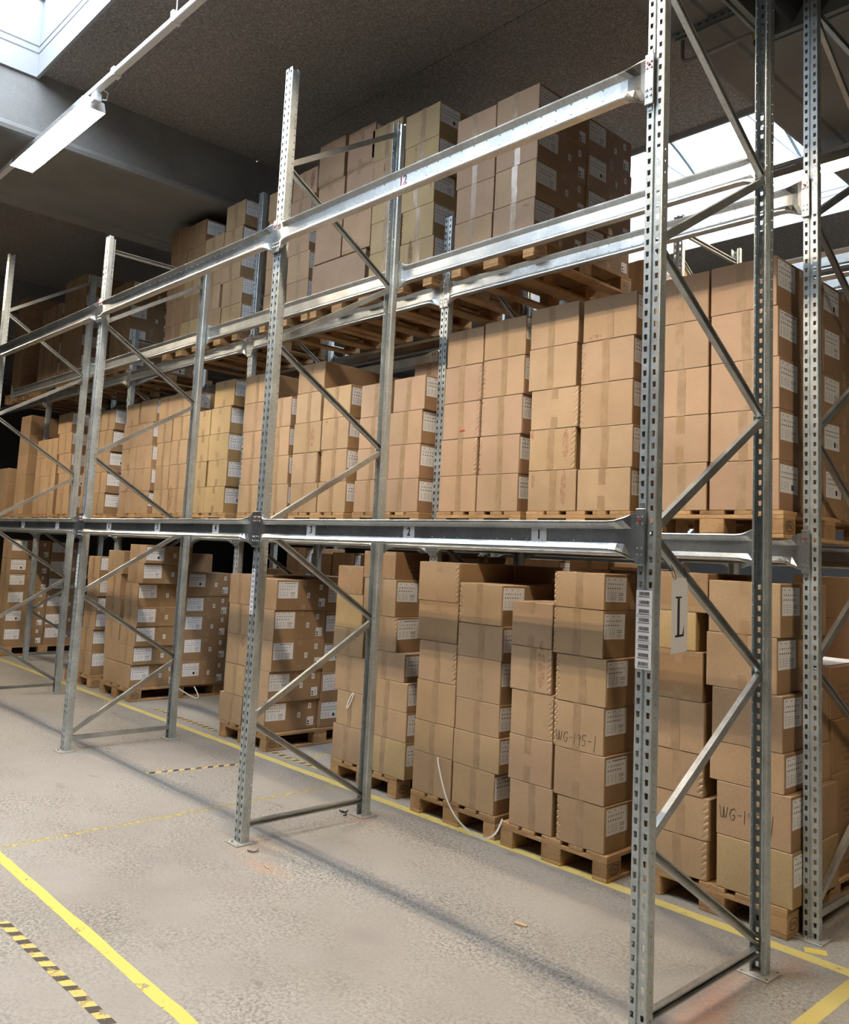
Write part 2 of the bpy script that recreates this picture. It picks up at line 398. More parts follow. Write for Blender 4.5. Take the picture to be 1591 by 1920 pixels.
hazard('black and yellow tape on the floor between the labelled ground stacks', (-7.05, 1.535), (-5.62, 1.53), .05, ((.12, .2), (.62, .7)))
hazard('black and yellow tape on the floor right of the labelled ground stack', (-4.72, 1.5), (-3.98, 1.5), .05)

# ------------------------------------------------------------------ racks
def upright_mesh(Hh, panel_holes):
    k = MB()
    P = [(-.028, .066), (-.028, .046), (-.04, .041), (-.04, .004), (-.037, 0), (-.007, 0), (-.004, .006), (.004, .006), (.007, 0), (.037, 0), (.04, .004), (.04, .041), (.028, .046), (.028, .066)]
    kinds = ['s', '', 'p' if panel_holes else '', '', 'f', '', '', '', 'f', '', 'p' if panel_holes else '', '', 's']
    nz = int(round(Hh / .05))
    for i, kd in enumerate(kinds):
        a, b_ = Vector(P[i]), Vector(P[i + 1]); L = (b_ - a).length
        pt = lambda u, z: (a.x + (b_.x - a.x) * u / L, a.y + (b_.y - a.y) * u / L, z)
        if not kd:
            k.add([pt(0, 0), pt(L, 0), pt(L, Hh), pt(0, Hh)], [(0, 1, 2, 3)]); continue
        c0 = L / 2
        if kd == 'f': hw0, hw1, hh, zo = .0062, .0078, .0115, .019
        elif kd == 's': hw0, hw1, hh, zo = .003, .003, .0045, .036
        else: hw0, hw1, hh, zo = .0026, .0026, .0042, .011; c0 = L * (.55)
        for r_ in range(nz):
            z0 = r_ * .05; z1 = z0 + .05; zc = z0 + zo
            vs = [pt(0, z0), pt(L, z0), pt(L, z1), pt(0, z1), pt(c0 - hw0, zc - hh), pt(c0 + hw0, zc - hh), pt(c0 + hw1, zc + hh), pt(c0 - hw1, zc + hh)]
            k.add(vs, [(0, 1, 5, 4), (1, 2, 6, 5), (2, 3, 7, 6), (3, 0, 4, 7)])
    me = k.mesh('upright', M['upright'])
    o = link('tmp', me); md = o.modifiers.new('s', 'SOLIDIFY'); md.thickness = .002; md.offset = -1
    w = o.modifiers.new('w', 'WELD'); w.merge_threshold = .0002; o.modifiers.move(1, 0)
    bpy.context.view_layer.update()
    me2 = bpy.data.meshes.new_from_object(o.evaluated_get(bpy.context.evaluated_depsgraph_get())); me2.name = 'upright'
    bpy.data.objects.remove(o); return me2
UP = {}
def upm(Hh, ph):
    if (Hh, ph) not in UP: UP[Hh, ph] = upright_mesh(Hh, ph)
    return UP[Hh, ph]
k = MB().box(-.072, .072, -.045, .095, 0, .008, .0015)
for x, y in ((-.058, -.03), (.058, -.03), (-.058, .08), (.058, .08)): k.tube([(x, y, .0079), (x, y, .0084)], .006, 8, 1)
PLATE = k.mesh('base_plate', [M['plate'], M['black']])
BOLT = MB().tube([(0, 0, .008), (0, 0, .016)], .009, 6).tube([(0, 0, .016), (0, 0, .024)], .005, 6).mesh('anchor_bolt', M['bolt'])
def brace_mesh(L, flip):
    w, d, t = .036, .026, .003          # C-channel along local x, open to +y (or -y)
    k = MB(); s = -1 if flip else 1
    pr = [(-w / 2, d / 2), (-w / 2, -d / 2), (w / 2, -d / 2), (w / 2, d / 2), (w / 2 - t - .004, d / 2), (w / 2 - t - .004, d / 2 - t), (w / 2 - t, d / 2 - t), (w / 2 - t, -d / 2 + t), (-w / 2 + t, -d / 2 + t), (-w / 2 + t, d / 2 - t), (-w / 2 + t + .004, d / 2 - t), (-w / 2 + t + .004, d / 2)]
    k.loft([[(x, s * p[1], p[0]) for p in pr] for x in (-L / 2, L / 2)])
    return k.mesh('brace', M['brace'])
BR = {}
def add_brace(par, X, y0, z0, y1, z1, flip):
    L = round(math.hypot(y1 - y0, z1 - z0), 2)
    if (L, flip) not in BR: BR[L, flip] = brace_mesh(L, flip)
    o = link('brace', BR[L, flip], par)
    d = Vector((0, y1 - y0, z1 - z0)).normalized(); nx = Vector((1, 0, 0)); w = d.cross(nx)
    o.matrix_local = Matrix.Translation((X, (y0 + y1) / 2, (z0 + z1) / 2)) @ Matrix((d, nx, w)).transposed().to_4x4()
    b_ = link('brace_bolt', BBOLT, par, (X, y0, z0)); b_ = link('brace_bolt', BBOLT, par, (X, y1, z1))
BBOLT = MB().tube([(-.034, 0, 0), (.034, 0, 0)], .0045, 6).mesh('brace_bolt', M['bolt'])
# barcode sheets
def barcode_mesh(w, h, n, wide):
    k = MB().box(-w / 2, w / 2, -.0006, 0, 0, h); rr = random.Random(n)
    for i in range(n):
        zc = h - (i + .5) * h / n; bh = h / n * (.42 if wide else .5); bw = w * (.62 if wide else .55)
        if wide:
            x = -bw / 2
            while x < bw / 2:
                q = rr.choice((.0009, .0014, .002)); k.box(x, min(x + q, bw / 2), -.0009, -.0006, zc - bh / 2 + .004, zc + bh / 2 + .004, 0, 1); x += q + rr.choice((.0009, .0013))
            for j in range(9): k.box(-w * .36 + j * w * .08, -w * .36 + j * w * .08 + w * .05, -.0009, -.0006, zc - bh / 2 - .0035, zc - bh / 2 + .001, 0, 1)
            if i % 3 == 2 and i < n - 1: k.box(-w / 2, w / 2, -.0009, -.0006, h - (i + 1) * h / n - .0006, h - (i + 1) * h / n + .0006, 0, 1)
        else:
            for j in range(6): k.box(-bw / 2 + j * bw / 6, -bw / 2 + j * bw / 6 + bw / 9, -.0009, -.0006, zc - bh / 2, zc + bh / 2, 0, 2)
    return k.mesh('barcode_label', [M['paper'], M['ink'], M['greyink']])
BC_W = barcode_mesh(.072, .305, 9, True); BC_N = barcode_mesh(.04, .285, 9, False)
def frame(X, y0, Hh, phase, label, group, D=1.0254, ph=False, bc=None, top=True):
    t = thing('rack_frame', label, 'rack frame', (X - .04, y0, 0), group)
    for s in (0, 1):
        u = link('upright', upm(Hh, ph), t, (0, D * s, .006), (0, 0, PI * s))
        p = link('base_plate', PLATE, t, (0, D * s, 0), (0, 0, PI * s))
        link('anchor_bolt', BOLT, p, (-.012, -.028, 0)); 
        if s == 0 and bc:
            if bc == 'w': link('barcode_label', BC_W, u, (-.003, -.0008, 1.392))
            else: link('barcode_label', BC_N, u, (-.016, -.0008, 1.372))
    add_brace(t, 0, .05, .105, D - .05, .105, phase == 1)
    z = .13; side = 1 - phase
    while z + .62 < Hh:
        a, b_ = (D - .05, .05) if side else (.05, D - .05)
        add_brace(t, 0, a, z + .015, b_, z + .585, not side)
        z += .6; side = 1 - side
    if z + .1 < Hh and top: add_brace(t, 0, .05, Hh - .12, D - .05, Hh - .12, False)
    return t
BH = .125
def beam_mesh():
    L = 2.716; k = MB(); h = BH / 2
    P = [(0, h), (-.044, h), (-.05, h - .005), (-.0495, h - .011), (-.0275, h - .034), (-.0275, -h + .034), (-.0495, -h + .011), (-.05, -h + .005), (-.044, -h), (0, -h), (.002, -h + .005), (.0015, -h + .011), (-.019, -h + .033), (-.019, h - .033), (.0015, h - .011), (.002, h - .005)]
    E_ = [(-.002, h + .034), (-.0125, h + .034), (-.0128, h + .03), (-.0125, h + .02), (-.0125, h - .03), (-.0125, -h + .03), (-.0125, -h - .02), (-.0128, -h - .03), (-.0125, -h - .034), (-.002, -h - .034), (-.002, -h - .03), (-.002, -h), (-.002, -h + .03), (-.002, h - .03), (-.002, h), (-.002, h + .03)]
    def sec(x, t): return [(x, P[i][0] + (E_[i][0] - P[i][0]) * t, P[i][1] + (E_[i][1] - P[i][1]) * t) for i in range(16)]
    S_ = [(-L / 2 - .004, 1), (-L / 2 + .018, .85), (-L / 2 + .045, .42), (-L / 2 + .075, .1), (-L / 2 + .11, 0)]
    secs = [sec(x, t) for x, t in S_] + [sec(-x, t) for x, t in S_[::-1]]
    k.loft(secs)
    nd = int((L - .4) / .085)
    for i in range(nd + 1):
        x = -L / 2 + .2 + i * (L - .4) / nd
        for z in (h - .039, -h + .039):
            vs = [(x + .0045 * math.cos(q * PI / 3), -.0276, z + .0045 * math.sin(q * PI / 3)) for q in range(6)] + [(x, -.031, z)]
            k.add(vs, [(q, (q + 1) % 6, 6) for q in range(6)])
    return k.mesh('pallet_beam', M['beam'])
BEAM = beam_mesh()
k = MB().box(-.0, .042, -.013, -.0015, -.112, .112, .002)      # plate with rivets; inner edge at x = 0
for z0 in (.062, -.062):
    for dx in (.01, .03):
        for dz in (-.012, .014): k.tube([(dx, -.013, z0 + dz), (dx, -.017, z0 + dz)], [.0062, .0045], 8)
k.box(.012, .03, -.0015, .004, .112, .135, 0).box(.012, .03, -.0015, .004, -.135, -.112, 0)
CONN = k.mesh('end_connector', M['beam'])
PIN = MB().tube([(.02, -.013, .064), (.02, -.019, .064)], .0062, 10).mesh('safety_pin', M['redpin'])
STK = MB().loft([[(x, -.0284, .032), (x, -.0284, -.029), (x, -.0385, -.0405), (x, -.0377, -.0412), (x, -.0276, -.0294), (x, -.0276, .032)] for x in (-.042, .042)]).mesh('number_sticker', M['paper'])
def beam(X, y, ztop, label, group, rear=False, nums=()):
    """X = right frame position; the beam spans the bay to its left."""
    o = tag(link('pallet_beam', BEAM, None, (X - .04 - 1.4, y, ztop - BH / 2), (0, 0, PI if rear else 0)), label, 'rack beam', group)
    for s in (1, -1):
        c = link('end_connector', CONN, o, (1.357 if s > 0 else -1.357 - .042, 0, 0))
        if s > 0: c.location.x = 1.357
        link('safety_pin', PIN, c)
    for x, t_, sz, m_ in nums:
        if m_ == 'ink':
            q = link('number_sticker', STK, o, (x - o.location.x, 0, 0))
            link('number', text_mesh(t_, .058, M['ink'], bold=.0012), q, (0, -.0291, .0), FRONT, (.85, 1, 1))
        else: link('red_number', text_mesh(t_, .075, M['redink'], bold=.0006), o, (x - o.location.x, -.0281, 0), FRONT, (.9, 1, 1))
    return o
GA, GB, GC = 'frames of the empty front rack', 'frames of the loaded second rack', 'frames of the rear rack'
FA = [(0, 4.98, 0, 'nearest galvanized rack frame carrying the wide white barcode sheet', 'w', True), (-2.8, 4.98, 0, 'galvanized rack frame standing between beam stickers four and three', 'n', False),
      (-5.6, 4.52, 1, 'galvanized rack frame standing between beam stickers seven and six', 'n', False), (-8.4, 4.98, 0, 'galvanized rack frame cut by the left photo edge, left of sticker eight', None, False)]
for X, h, ph, lb, bc, pn in FA: frame(X, 0, h, ph, lb, GA, bc=bc, ph=pn)
YB = 1.5535
FB = [(0, 5.05, 1, 'loaded rack frame at its right end, just right of the hanging L sign', True), (-2.8, 4.45, 0, 'loaded rack frame between the middle-shelf stacks above stickers two and one', False),
      (-5.6, 5.45, 0, 'tall loaded rack frame rising dark behind the top beam left of sticker four', False), (-8.4, 4.45, 1, 'loaded rack frame in front of the labelled dark top-shelf stack', False),
      (-11.2, 4.45, 0, 'loaded rack frame far left, seen between the leftmost frame posts', False)]
for X, h, ph, lb, pn in FB: frame(X, YB, h, ph, lb, GB, ph=pn)
YC = 3.1
FC = [(-1.7 + .0, 4.66, 0, 'bluish rear rack frame topping out under the far skylight'), (-4.5, 4.66, 1, 'rear rack frame in shade behind the tall-box top stack'), (-7.3, 4.66, 0, 'rear rack frame in shade behind the middle-shelf stack above sticker five'), (1.1, 4.66, 1, 'rear rack frame beyond the right end of the loaded rack')]
for X, h, ph, lb in FC: frame(X, YC, h, ph, lb, GC)
Z1, Z2 = 1.975, 3.895
BAYN = ['right end bay', 'bay of numbers 6 to 4', 'bay of numbers 9 to 7', 'far left bay']
nums = {0: [(-.556, '1', .062, 'ink'), (-1.397, '2', .062, 'ink'), (-2.235, '3', .062, 'ink')], 1: [(-3.315, '4', .062, 'ink'), (-4.159, '5', .062, 'ink'), (-5.014, '6', .062, 'ink')], 2: [(-6.129, '7', .062, 'ink'), (-7.02, '8', .062, 'ink'), (-7.83, '9', .062, 'ink')]}
for b_ in range(4):
    X = -2.8 * b_
    GBm = 'beams of the empty front rack'
    nl = ('bearing stickers three, two and one', 'bearing stickers six, five and four', 'bearing stickers nine, eight and seven', 'at the far left edge')[b_]
    if b_ < 3: beam(X, -.0015, Z1, 'galvanized lower front beam ' + nl, GBm, False, nums.get(b_, ()))
    tl = ('bearing the red number twelve', 'above stickers six, five and four', 'above stickers nine, eight and seven', 'at the far left edge')[b_]
    if b_ < 3: beam(X, -.0015, Z2, 'galvanized upper front beam ' + tl, GBm, False, [(-1.585, '12', .062, 'red')] if b_ == 0 else ())
    wh = ('stickers three, two and one', 'stickers six, five and four', 'stickers nine, eight and seven', 'the far left bay')[b_]
    beam(X, 1.0254 + .0015, Z1, 'lower rear beam of the empty rack behind ' + wh, GBm, True)
    beam(X, 1.0254 + .0015, Z2, 'upper rear beam of the empty rack over ' + wh, GBm, True)
for b_ in range(5):
    X = -2.8 * b_; G_ = 'beams of the loaded second rack'
    wh = ('stickers three, two and one', 'stickers six, five and four', 'stickers nine, eight and seven', 'the far left bay', 'the last bay on the left')[b_]
    if b_ < 4 or True:
        beam(X, YB - .0015, Z1, 'lower front beam carrying middle-shelf pallets behind ' + wh, G_)
        beam(X, YB - .0015, Z2, 'upper front beam carrying top-shelf pallets over ' + wh, G_)
        beam(X, YB + 1.027, Z1, 'lower rear beam carrying middle-shelf pallets behind ' + wh, G_, True)
        beam(X, YB + 1.027, Z2, 'shaded upper rear beam under top-shelf pallets over ' + wh, G_, True)
for i, X in enumerate((1.1, -1.7, -4.5)):
    wh = ('right of the rack end', 'behind the right end bay', 'behind the second bay')[i]
    beam(X, YC - .0015, Z1, 'lower rear-rack beam ' + wh, 'beams of the rear rack')
    beam(X, YC + 1.027, Z1, 'far lower rear-rack beam ' + wh, 'beams of the rear rack', True)
    beam(X, YC - .0015, Z2, 'upper rear-rack beam ' + wh, 'beams of the rear rack')

# ------------------------------------------------------------------ pallets
PM = {}
PM['tw'] = MB().box(-.0725, .0725, -.6, .6, 0, .022, .002).mesh('top_board', M['wood'])
PM['tn'] = MB().box(-.05, .05, -.6, .6, 0, .022, .002).mesh('top_board', M['wood'])
PM['cr'] = MB().box(-.4, .4, -.0725, .0725, 0, .022, .002).mesh('cross_board', M['wood'])
PM['bc'] = MB().box(-.0725, .0725, -.0725, .0725, 0, .078, .003).mesh('block', M['wood'])
PM['be'] = MB().box(-.05, .05, -.0725, .0725, 0, .078, .003).mesh('block', M['wood'])
PM['bw'] = MB().box(-.0725, .0725, -.6, .6, 0, .022, .003).mesh('bottom_board', M['wood'])
PM['bn'] = MB().box(-.05, .05, -.6, .6, 0, .022, .003).mesh('bottom_board', M['wood'])
def stamp_mesh(txt):
    tm = text_mesh(txt, .034, M['ink']); k = MB()
    k.v = [tuple(v.co) for v in tm.vertices]; k.f = [tuple(p.vertices) for p in tm.polygons]; k.m = [0] * len(k.f)
    o = len(k.v); n = 28
    for r_ in (0, 1):
        for i in range(n):
            a = 2 * PI * i / n; k.v.append(((.053 - .005 * r_) * math.cos(a), (.030 - .005 * r_) * math.sin(a), .0003))
    for i in range(n): k.f.append((o + i, o + (i + 1) % n, o + n + (i + 1) % n, o + n + i)); k.m.append(0)
    return k.mesh('stamp', M['ink'])
STAMP = {t: stamp_mesh(t) for t in ('EPAL', 'UIC')}
def pallet(x, y0, z, label, group, stamp='EPAL'):
    """x = middle, y0 = front edge, z = what it stands on"""
    if not label.count('rear-rack'):
        a_, b_ = avoid(x - .4, x + .4); x = a_ + .4 if abs(a_ - (x - .4)) > 1e-6 and abs(b_ - a_ - .8) > .001 and a_ > x - .4 else (b_ - .4 if b_ < x + .4 - 1e-6 else x)
    t = thing('wooden_pallet', label, 'pallet', (x, y0 + .6, z), group)
    for i, xx in enumerate((-.3275, -.18, 0, .18, .3275)):
        link('top_board', PM['tn'] if i in (1, 3) else PM['tw'], t, (xx, 0, .122))
    for yy in (-.5275, 0, .5275): link('cross_board', PM['cr'], t, (0, yy, .1))
    for yy in (-.5275, 0, .5275):
        for xx, m_ in ((-.35, 'be'), (0, 'bc'), (.35, 'be')):
            b_ = link('block', PM[m_], t, (xx, yy, .022))
            if xx > 0 and yy != 0 and stamp: link('stamp', STAMP[stamp], b_, (.0503, 0, .04), SIDE)
    for xx, m_ in ((-.35, 'bn'), (0, 'bw'), (.35, 'bn')): link('bottom_board', PM[m_], t, (xx, 0, 0))
    return t

# ------------------------------------------------------------------ cartons
def label_mesh(kind, w=.215, h=.148):
    k = MB().box(0, .0006, 0, w, -h, 0); rr = random.Random(kind)
    def q(y0, y1, z0, z1, mi=1): k.box(.0006, .0009, y0 * w, y1 * w, -z1 * h, -z0 * h, 0, mi, ('-x',))
    for i in range(3): q(.1 + .28 * i, .15 + .28 * i + rr.uniform(0, .04), .07, .11, 2)
    if kind in (0, 2):
        if kind == 2:
            for i in range(8): q(.3 + .08 * i, .35 + .08 * i, .06, .11, 1)
        for i in range(7): q(.1 + .115 * i, .1 + .115 * i + rr.choice((.02, .035, .045)), .25, .30)
        for i in range(6): q(.08 + .115 * i, .08 + .115 * i + .045, .42, .47)
        for r_ in range(4):
            for i in range(3): q(.07 + .17 * i, .07 + .17 * i + rr.uniform(.06, .12), .62 + .08 * r_, .64 + .08 * r_, 2)
        q(.62, .86, .63, .67, 2); q(.62, .86, .70, .74, 2)
        for r_ in range(3): q(.63, .84, .80 + .05 * r_, .82 + .05 * r_, 2)
    else:
        q(.05, .95, .27, .29); q(.05, .92, .44, .46)
        for r_ in range(2):
            for i in range(9): q(.07 + .1 * i, .07 + .1 * i + .05, .33 + .15 * r_, .345 + .15 * r_, 2)
        for r_ in range(4):
            for i in range(3): q(.06 + .16 * i, .06 + .16 * i + rr.uniform(.06, .12), .62 + .08 * r_, .64 + .08 * r_, 2)
        q(.63, .75, .68, .88)
        for r_ in range(4): q(.8, .94, .7 + .05 * r_, .715 + .05 * r_, 2)
    return k.mesh('shipping_label', [M['paper'], M['ink'], M['greyink']])
LAB = [label_mesh(i) for i in range(3)]
k = MB().box(0, .0006, 0, .034, -.048, 0)
for j in range(6): k.box(.0006, .0009, .009, .026, -.013 - j * .0045, -.011 - j * .0045, 0, 1, ('-x',))
SBC = k.mesh('barcode_sticker', [M['paper'], M['ink']])
k = MB().box(0, .0006, 0, .072, -.078, 0)
k.box(.0006, .0009, .006, .024, -.05, -.034, 0, 1, ('-x',)); k.box(.0006, .0009, .006, .028, -.07, -.058, 0, 1, ('-x',))
for j in range(4): k.box(.0006, .0009, .036, .062, -.03 - j * .011, -.027 - j * .011, 0, 2, ('-x',))
ADR = k.mesh('address_sticker', [M['paper'], M['ink'], M['greyink']])
k = MB(); rr = random.Random(3)        # printed panel of the darker export cartons
def pq(y0, y1, z0, z1): k.box(0, .0004, y0, y1, z0, z1, 0, 0, ('-x',))
for z in (.19, .155, .12, .085): pq(0, .26, z, z + .0016)
for y in (0, .085, .17, .26): pq(y, y + .0016, .085, .19)
for r_ in range(3):
    for i in range(7): 
        if not (r_ == 2 and i > 3): pq(.012 + .034 * i, .012 + .034 * i + rr.choice((.012, .018)), .198 - .038 * (r_ + 1), .212 - .038 * (r_ + 1))
for i in range(5): pq(.05 + .018 * i, .064 + .018 * i, .045, .065)
for i in range(9): pq(.02 + .014 * i, .03 + .014 * i, .02, .026)
PRN = k.mesh('printed_panel', M['brownink'])
def front_print(): pass

TINTS = {'tan': (.45, .315, .195), 'pink': (.455, .31, .205), 'yellow': (.50, .37, .20), 'brown': (.385, .24, .13), 'grey': (.42, .31, .21)}
def carton_mesh(w, d, h, crimp, flap):
    c = .0035; k = MB()
    if crimp == 0: k.box(-w / 2, w / 2, 0, d, 0, h, c)
    else:
        # front face with a crushed vertical edge (1 right, -1 left), the rest a plain chamfered box
        k.box(-w / 2, w / 2, .0095, d, 0, h, c)
        rc = [R.uniform(.35, 1) for _ in range(7)]; n = int(h / .011); xs = [-w / 2 + .002, -w / 2 + .01, -w / 2 + .022, -w / 2 + .034, w / 2 - .034, w / 2 - .022, w / 2 - .01, w / 2 - .002]
        vs = []
        for j in range(n + 1):
            z = .002 + (h - .004) * j / n
            for i, x in enumerate(xs):
                y = 0.
                s = -1 if i < 4 else 1
                if s == crimp:
                    e = i if i < 4 else 7 - i
                    ph = (j + (e > 1)) % 3
                    y = (.0065 if ph == 0 else .002 if ph == 1 else .0) * (1, 1, .7, 0)[e] * rc[j % 7]
                vs.append((x, y, z))
        m_ = len(xs)
        k.add(vs, [(j * m_ + i, j * m_ + i + 1, (j + 1) * m_ + i + 1, (j + 1) * m_ + i) for j in range(n) for i in range(m_ - 1)])
        o = len(vs)
        rim = [(-w / 2, .013, .003), (w / 2, .013, .003), (w / 2, .013, h - .003), (-w / 2, .013, h - .003)]
        b0 = len(k.v) - len(vs)
        k.add(rim, [])
        r0 = b0 + o
        k.f += [tuple([r0 + 0] + [b0 + i for i in range(0, m_)] + [r0 + 1])[::-1], tuple([r0 + 3] + [b0 + n * m_ + i for i in range(m_)] + [r0 + 2]),
                tuple([r0 + 0] + [b0 + j * m_ for j in range(n + 1)] + [r0 + 3]), tuple([r0 + 1] + [b0 + j * m_ + m_ - 1 for j in range(n + 1)] + [r0 + 2])[::-1]]
        k.m += [0] * 4
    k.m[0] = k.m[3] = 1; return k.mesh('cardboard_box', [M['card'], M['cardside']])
def avoid(x0, x1):
    '''keep clear of the posts of the loaded rack'''
    for X in (0, -2.8, -5.6, -8.4, -11.2):
        if x1 > X - .084 and x0 < X - .04: x0, x1 = x0 - min(x1 - X + .084, .07), X - .084
        elif x0 < X + .004 and x1 > X - .04: x0, x1 = X + .004, x1 + min(X + .004 - x0, .07)
    return x0, x1
BOXES = {}
KEEP = set('G1R1 G1R0 G1R5 G2R1 G1R4 G2R4 G2R2 G2R3 G1R3 M1R0 M1R4 G2R0 M1R3 M1R2 M1R1 T3R1 G1R2 G2R5 G3R5 M2R2 G1L3 M2R0 M2R3 G3L5 M2R1 M2R4 G1L4 T3R2 G3R0 G3R3 M1L1 M2L3 M1L2 G2L0 G1L0 G1L1 M2L4 M2L1 G2L1 G2L3 M1L3 M2L0 G2L2 M2L2 M3R2 G3R1 M3R1 G6R4 M3R0 G2L4 T3R0 G1L2 G6R3 G3R2 T3R3 G3R4 G6R2 M3R4 T4R4 M3R3 M1L0 M1L4 G3L2 G3L4 G3L0 G3L3 G4R5 G6R0 T5W0 M5L4 M4R0 M4R1 G4R0 G6R1 M4R3 M4R2 T3Q3 T4R1 M3L1 T3Q2 G4R4 M3L2 M3L3 G9W0 M3L0 T3L1 M3L4 G4R6 G1L5 G3L1 G1L6 G9R3 M1Q3 T4R2 G4R2 G4R3 G4R1 M5R2 M1Q4 M5R0 M5R1 M5R3 T5R0 M1Q1 G4L2 G1Q3 G9R4 G9Q4 G9R2 G9Q0 G4L0 T5L2 G1Q2 T10R2 G9Q1 G9Q2 T3L0 T5L0 M6L4 G9R0 G9R1 M1Q0 T4R0 M1Q2 M5L1 T5R2 T3L3 G4L1 M5L2 T7R4 T7R1 G9R5 M5L3 M7R0 G3P5 M7R2 G4L4 T4R3 M7R1 G6L4 G9Q3 T3L2 M7R3 T8R4 T6R1 G4L5 G13R3 G6L0 G13R5 M7R4 CG1L4 G13R0 T7R2 T4L4 M4L3 G4L3 T3Q0 G6L1 T3Q1 G6L3 M13R4 G6L2 G13R1 M5L0 M8R4 M4L0 G13R2 M6R3 G13R4 T4L1 T5R1 G1Q1 G10R0 M6L3 T10R1 M6R2 G6Q0 T6R4 M6R1 M6L0 M10R0 M8R2 M8R1 M6R0 M6L2 G10R1 T14R4 M4L1 CT3R0 T14R1 M8R0 M8R3 M6L1 CG8R5 T5L1 T6R2 M9R2 M10R4 M11R4 G6Q1 M10R1 T6R0 M11R3 CG3L5 M4L2 M9R1 M9R4 CG7R5 T7R0 T11R4 T11R1 G9L3 G9L4 T10R3 T8L1 T7R3 T8R1 G10R5 M10R2 T8L4 G9P5 M9R0 M13R1 M13R2 G4Q6 M10R3 M11R0 G10R2 M9R3 CG4R5 G13Q0 M11R2 M7L1 T4L3 M7L3 T7L1 M8L1 G9L1 G13Q2 T14R3 M11R1 M13R3 M8L2 G13Q5 M8L3 M7L2 M8L4 M9L4 T4L2 M7L0 G9L2 T4L0 M13R0 M9L2 G6Q3 G9L0 T6R3 T14R0 G13Q4 M9L0 G1Q0 M8L0 T7L3 M12R0 CG7L5 G6Q2 M14R2 G13Q3 M4P4 T6L4 G10R4 M14R1 G2P5 T11R3 G13Q1 M9L3 G6Q4 M9L1 T8R0 T7L0 T8R3 T11R2 M12R1 T8L0 T14R2 T6L1 T11R0 M12R2 G10R3 T8L3 T11L1 M12R3 T8R2 T12R3 M12L2 T12R1 T8L2 T12R0 M12L1 T12L1'.split()); REST = set('T10Q0 T11L4 M12L0 T10R0 T10L1 M14R0 T7L2 T11L3 T12L3 M12L3 G6P4 T12L0 T6L2 T11L0 T6L0 CG3R5 T10L2 CG8L4 M10L4 T12R2 T11L2 CG8R4 CT3L0 M10L3 M5P4 T10L3 CG4L5 CG6L5 G3Q5 T12L2 T4Q0 T7Q0 T10L0 M10L1 M10L0 M10L2 T3P0 T6L3 T4P0 T10Q1 T5P0'.split()); SKIP = set(''.split()); STUFFB = []
ORD = ['bottom', 'second', 'third', 'fourth', 'fifth', 'sixth', 'seventh', 'eighth']
def carton(key, x0, x1, y0, d, z0, z1, label, group, tint='tan', lab=None, tape='full', extra=False, crimp=0, printed=False, loff=.012, side_tape=True):
    if key not in KEEP:
        if key[0] == 'C' and not any(q.startswith(key[:-2]) and q[len(key) - 2] in 'LR' for q in KEEP | REST): return None
        if key not in REST: tape, lab, extra, printed, crimp = None, None, False, False, 0
    w, h = x1 - x0 - .003, z1 - z0 - .0015
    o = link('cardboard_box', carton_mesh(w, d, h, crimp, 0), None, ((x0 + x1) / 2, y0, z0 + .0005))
    tag(o, label, 'box', group); rr = random.Random(key)
    t = TINTS[tint]; f = rr.uniform(.93, 1.06); o.color = (t[0] * f, t[1] * f * rr.uniform(.98, 1.02), t[2] * f * rr.uniform(.94, 1.05), 1)
    # tape on the front seam
    tx = rr.uniform(-.02, .02); tw = .026
    tm = M['clear'] if tape == 'clear' else M['tape']
    if tape:
        e = -.0007; P_ = []          # each strip of tape is a part; the upper one folds over the lid
        def strip_(z0, z1, dx=0, lid=False, ee=e, x0=-tw, x1=tw):
            k = MB().box(tx + dx + x0, tx + dx + x1, ee, 0, z0, z1)
            if lid: k.box(tx + dx + x0, tx + dx + x1, ee, d - .001, z1, h + .0007)
            link('packing_tape', k.mesh('packing_tape', tm), o)
        if tape in ('full', 'clear'):
            zc = h * rr.uniform(.35, .65); dx = rr.uniform(-.006, .006)
            strip_(zc - .004, h, 0, True); strip_(.001, zc, dx, False, e - .0004)
        elif tape == 'split': strip_(h * .62, h, 0, True); strip_(.001, h * .36, -.004)
        elif tape == 'tabs': strip_(h - .07, h, 0, True); strip_(.001, .075)
        elif tape == 'band':
            strip_(h - .07, h, 0, True, e - .0003); strip_(.001, .075, 0, False, e - .0003)
            strip_(h - .028, h - .002, -tx, False, e, -w / 2 + .004, w / 2 - .004); strip_(.002, .032, -tx, False, e, -w / 2 + .004, w / 2 - .004)
    X = w / 2 + .0002
    if lab is not None:
        zt = h - .014 - rr.uniform(0, .01)
        l = link('shipping_label', LAB[lab], o, (X, loff + rr.uniform(-.004, .006), zt)); l.rotation_euler.x = rr.uniform(-.02, .02)
        if h < .19: l.scale.z = .95
    if extra:
        link('barcode_sticker', SBC, o, (X, d * .60 + rr.uniform(-.015, .015), h * .58)); link('barcode_sticker', SBC, o, (X, d * .82 + rr.uniform(-.01, .01), h * .86))
        link('address_sticker', ADR, o, (X, d * .82 + rr.uniform(-.01, .01), h * .40))
    if side_tape and (lab is not None or extra):
        for a_, b_ in ((h - .05, h - .001), (.001, .05)): link('side_tape', MB().box(X, X + .0006, d * .48, d * .48 + .05, a_, b_).mesh('side_tape', tm), o)
    if printed:
        s = min(1, (h - .02) / .215); link('printed_panel', PRN, o, (X, .12, .012), (0, 0, 0), (1, 1, s))
    if key in KEEP: BOXES[key] = o
    else: STUFFB.append(o)
    return o
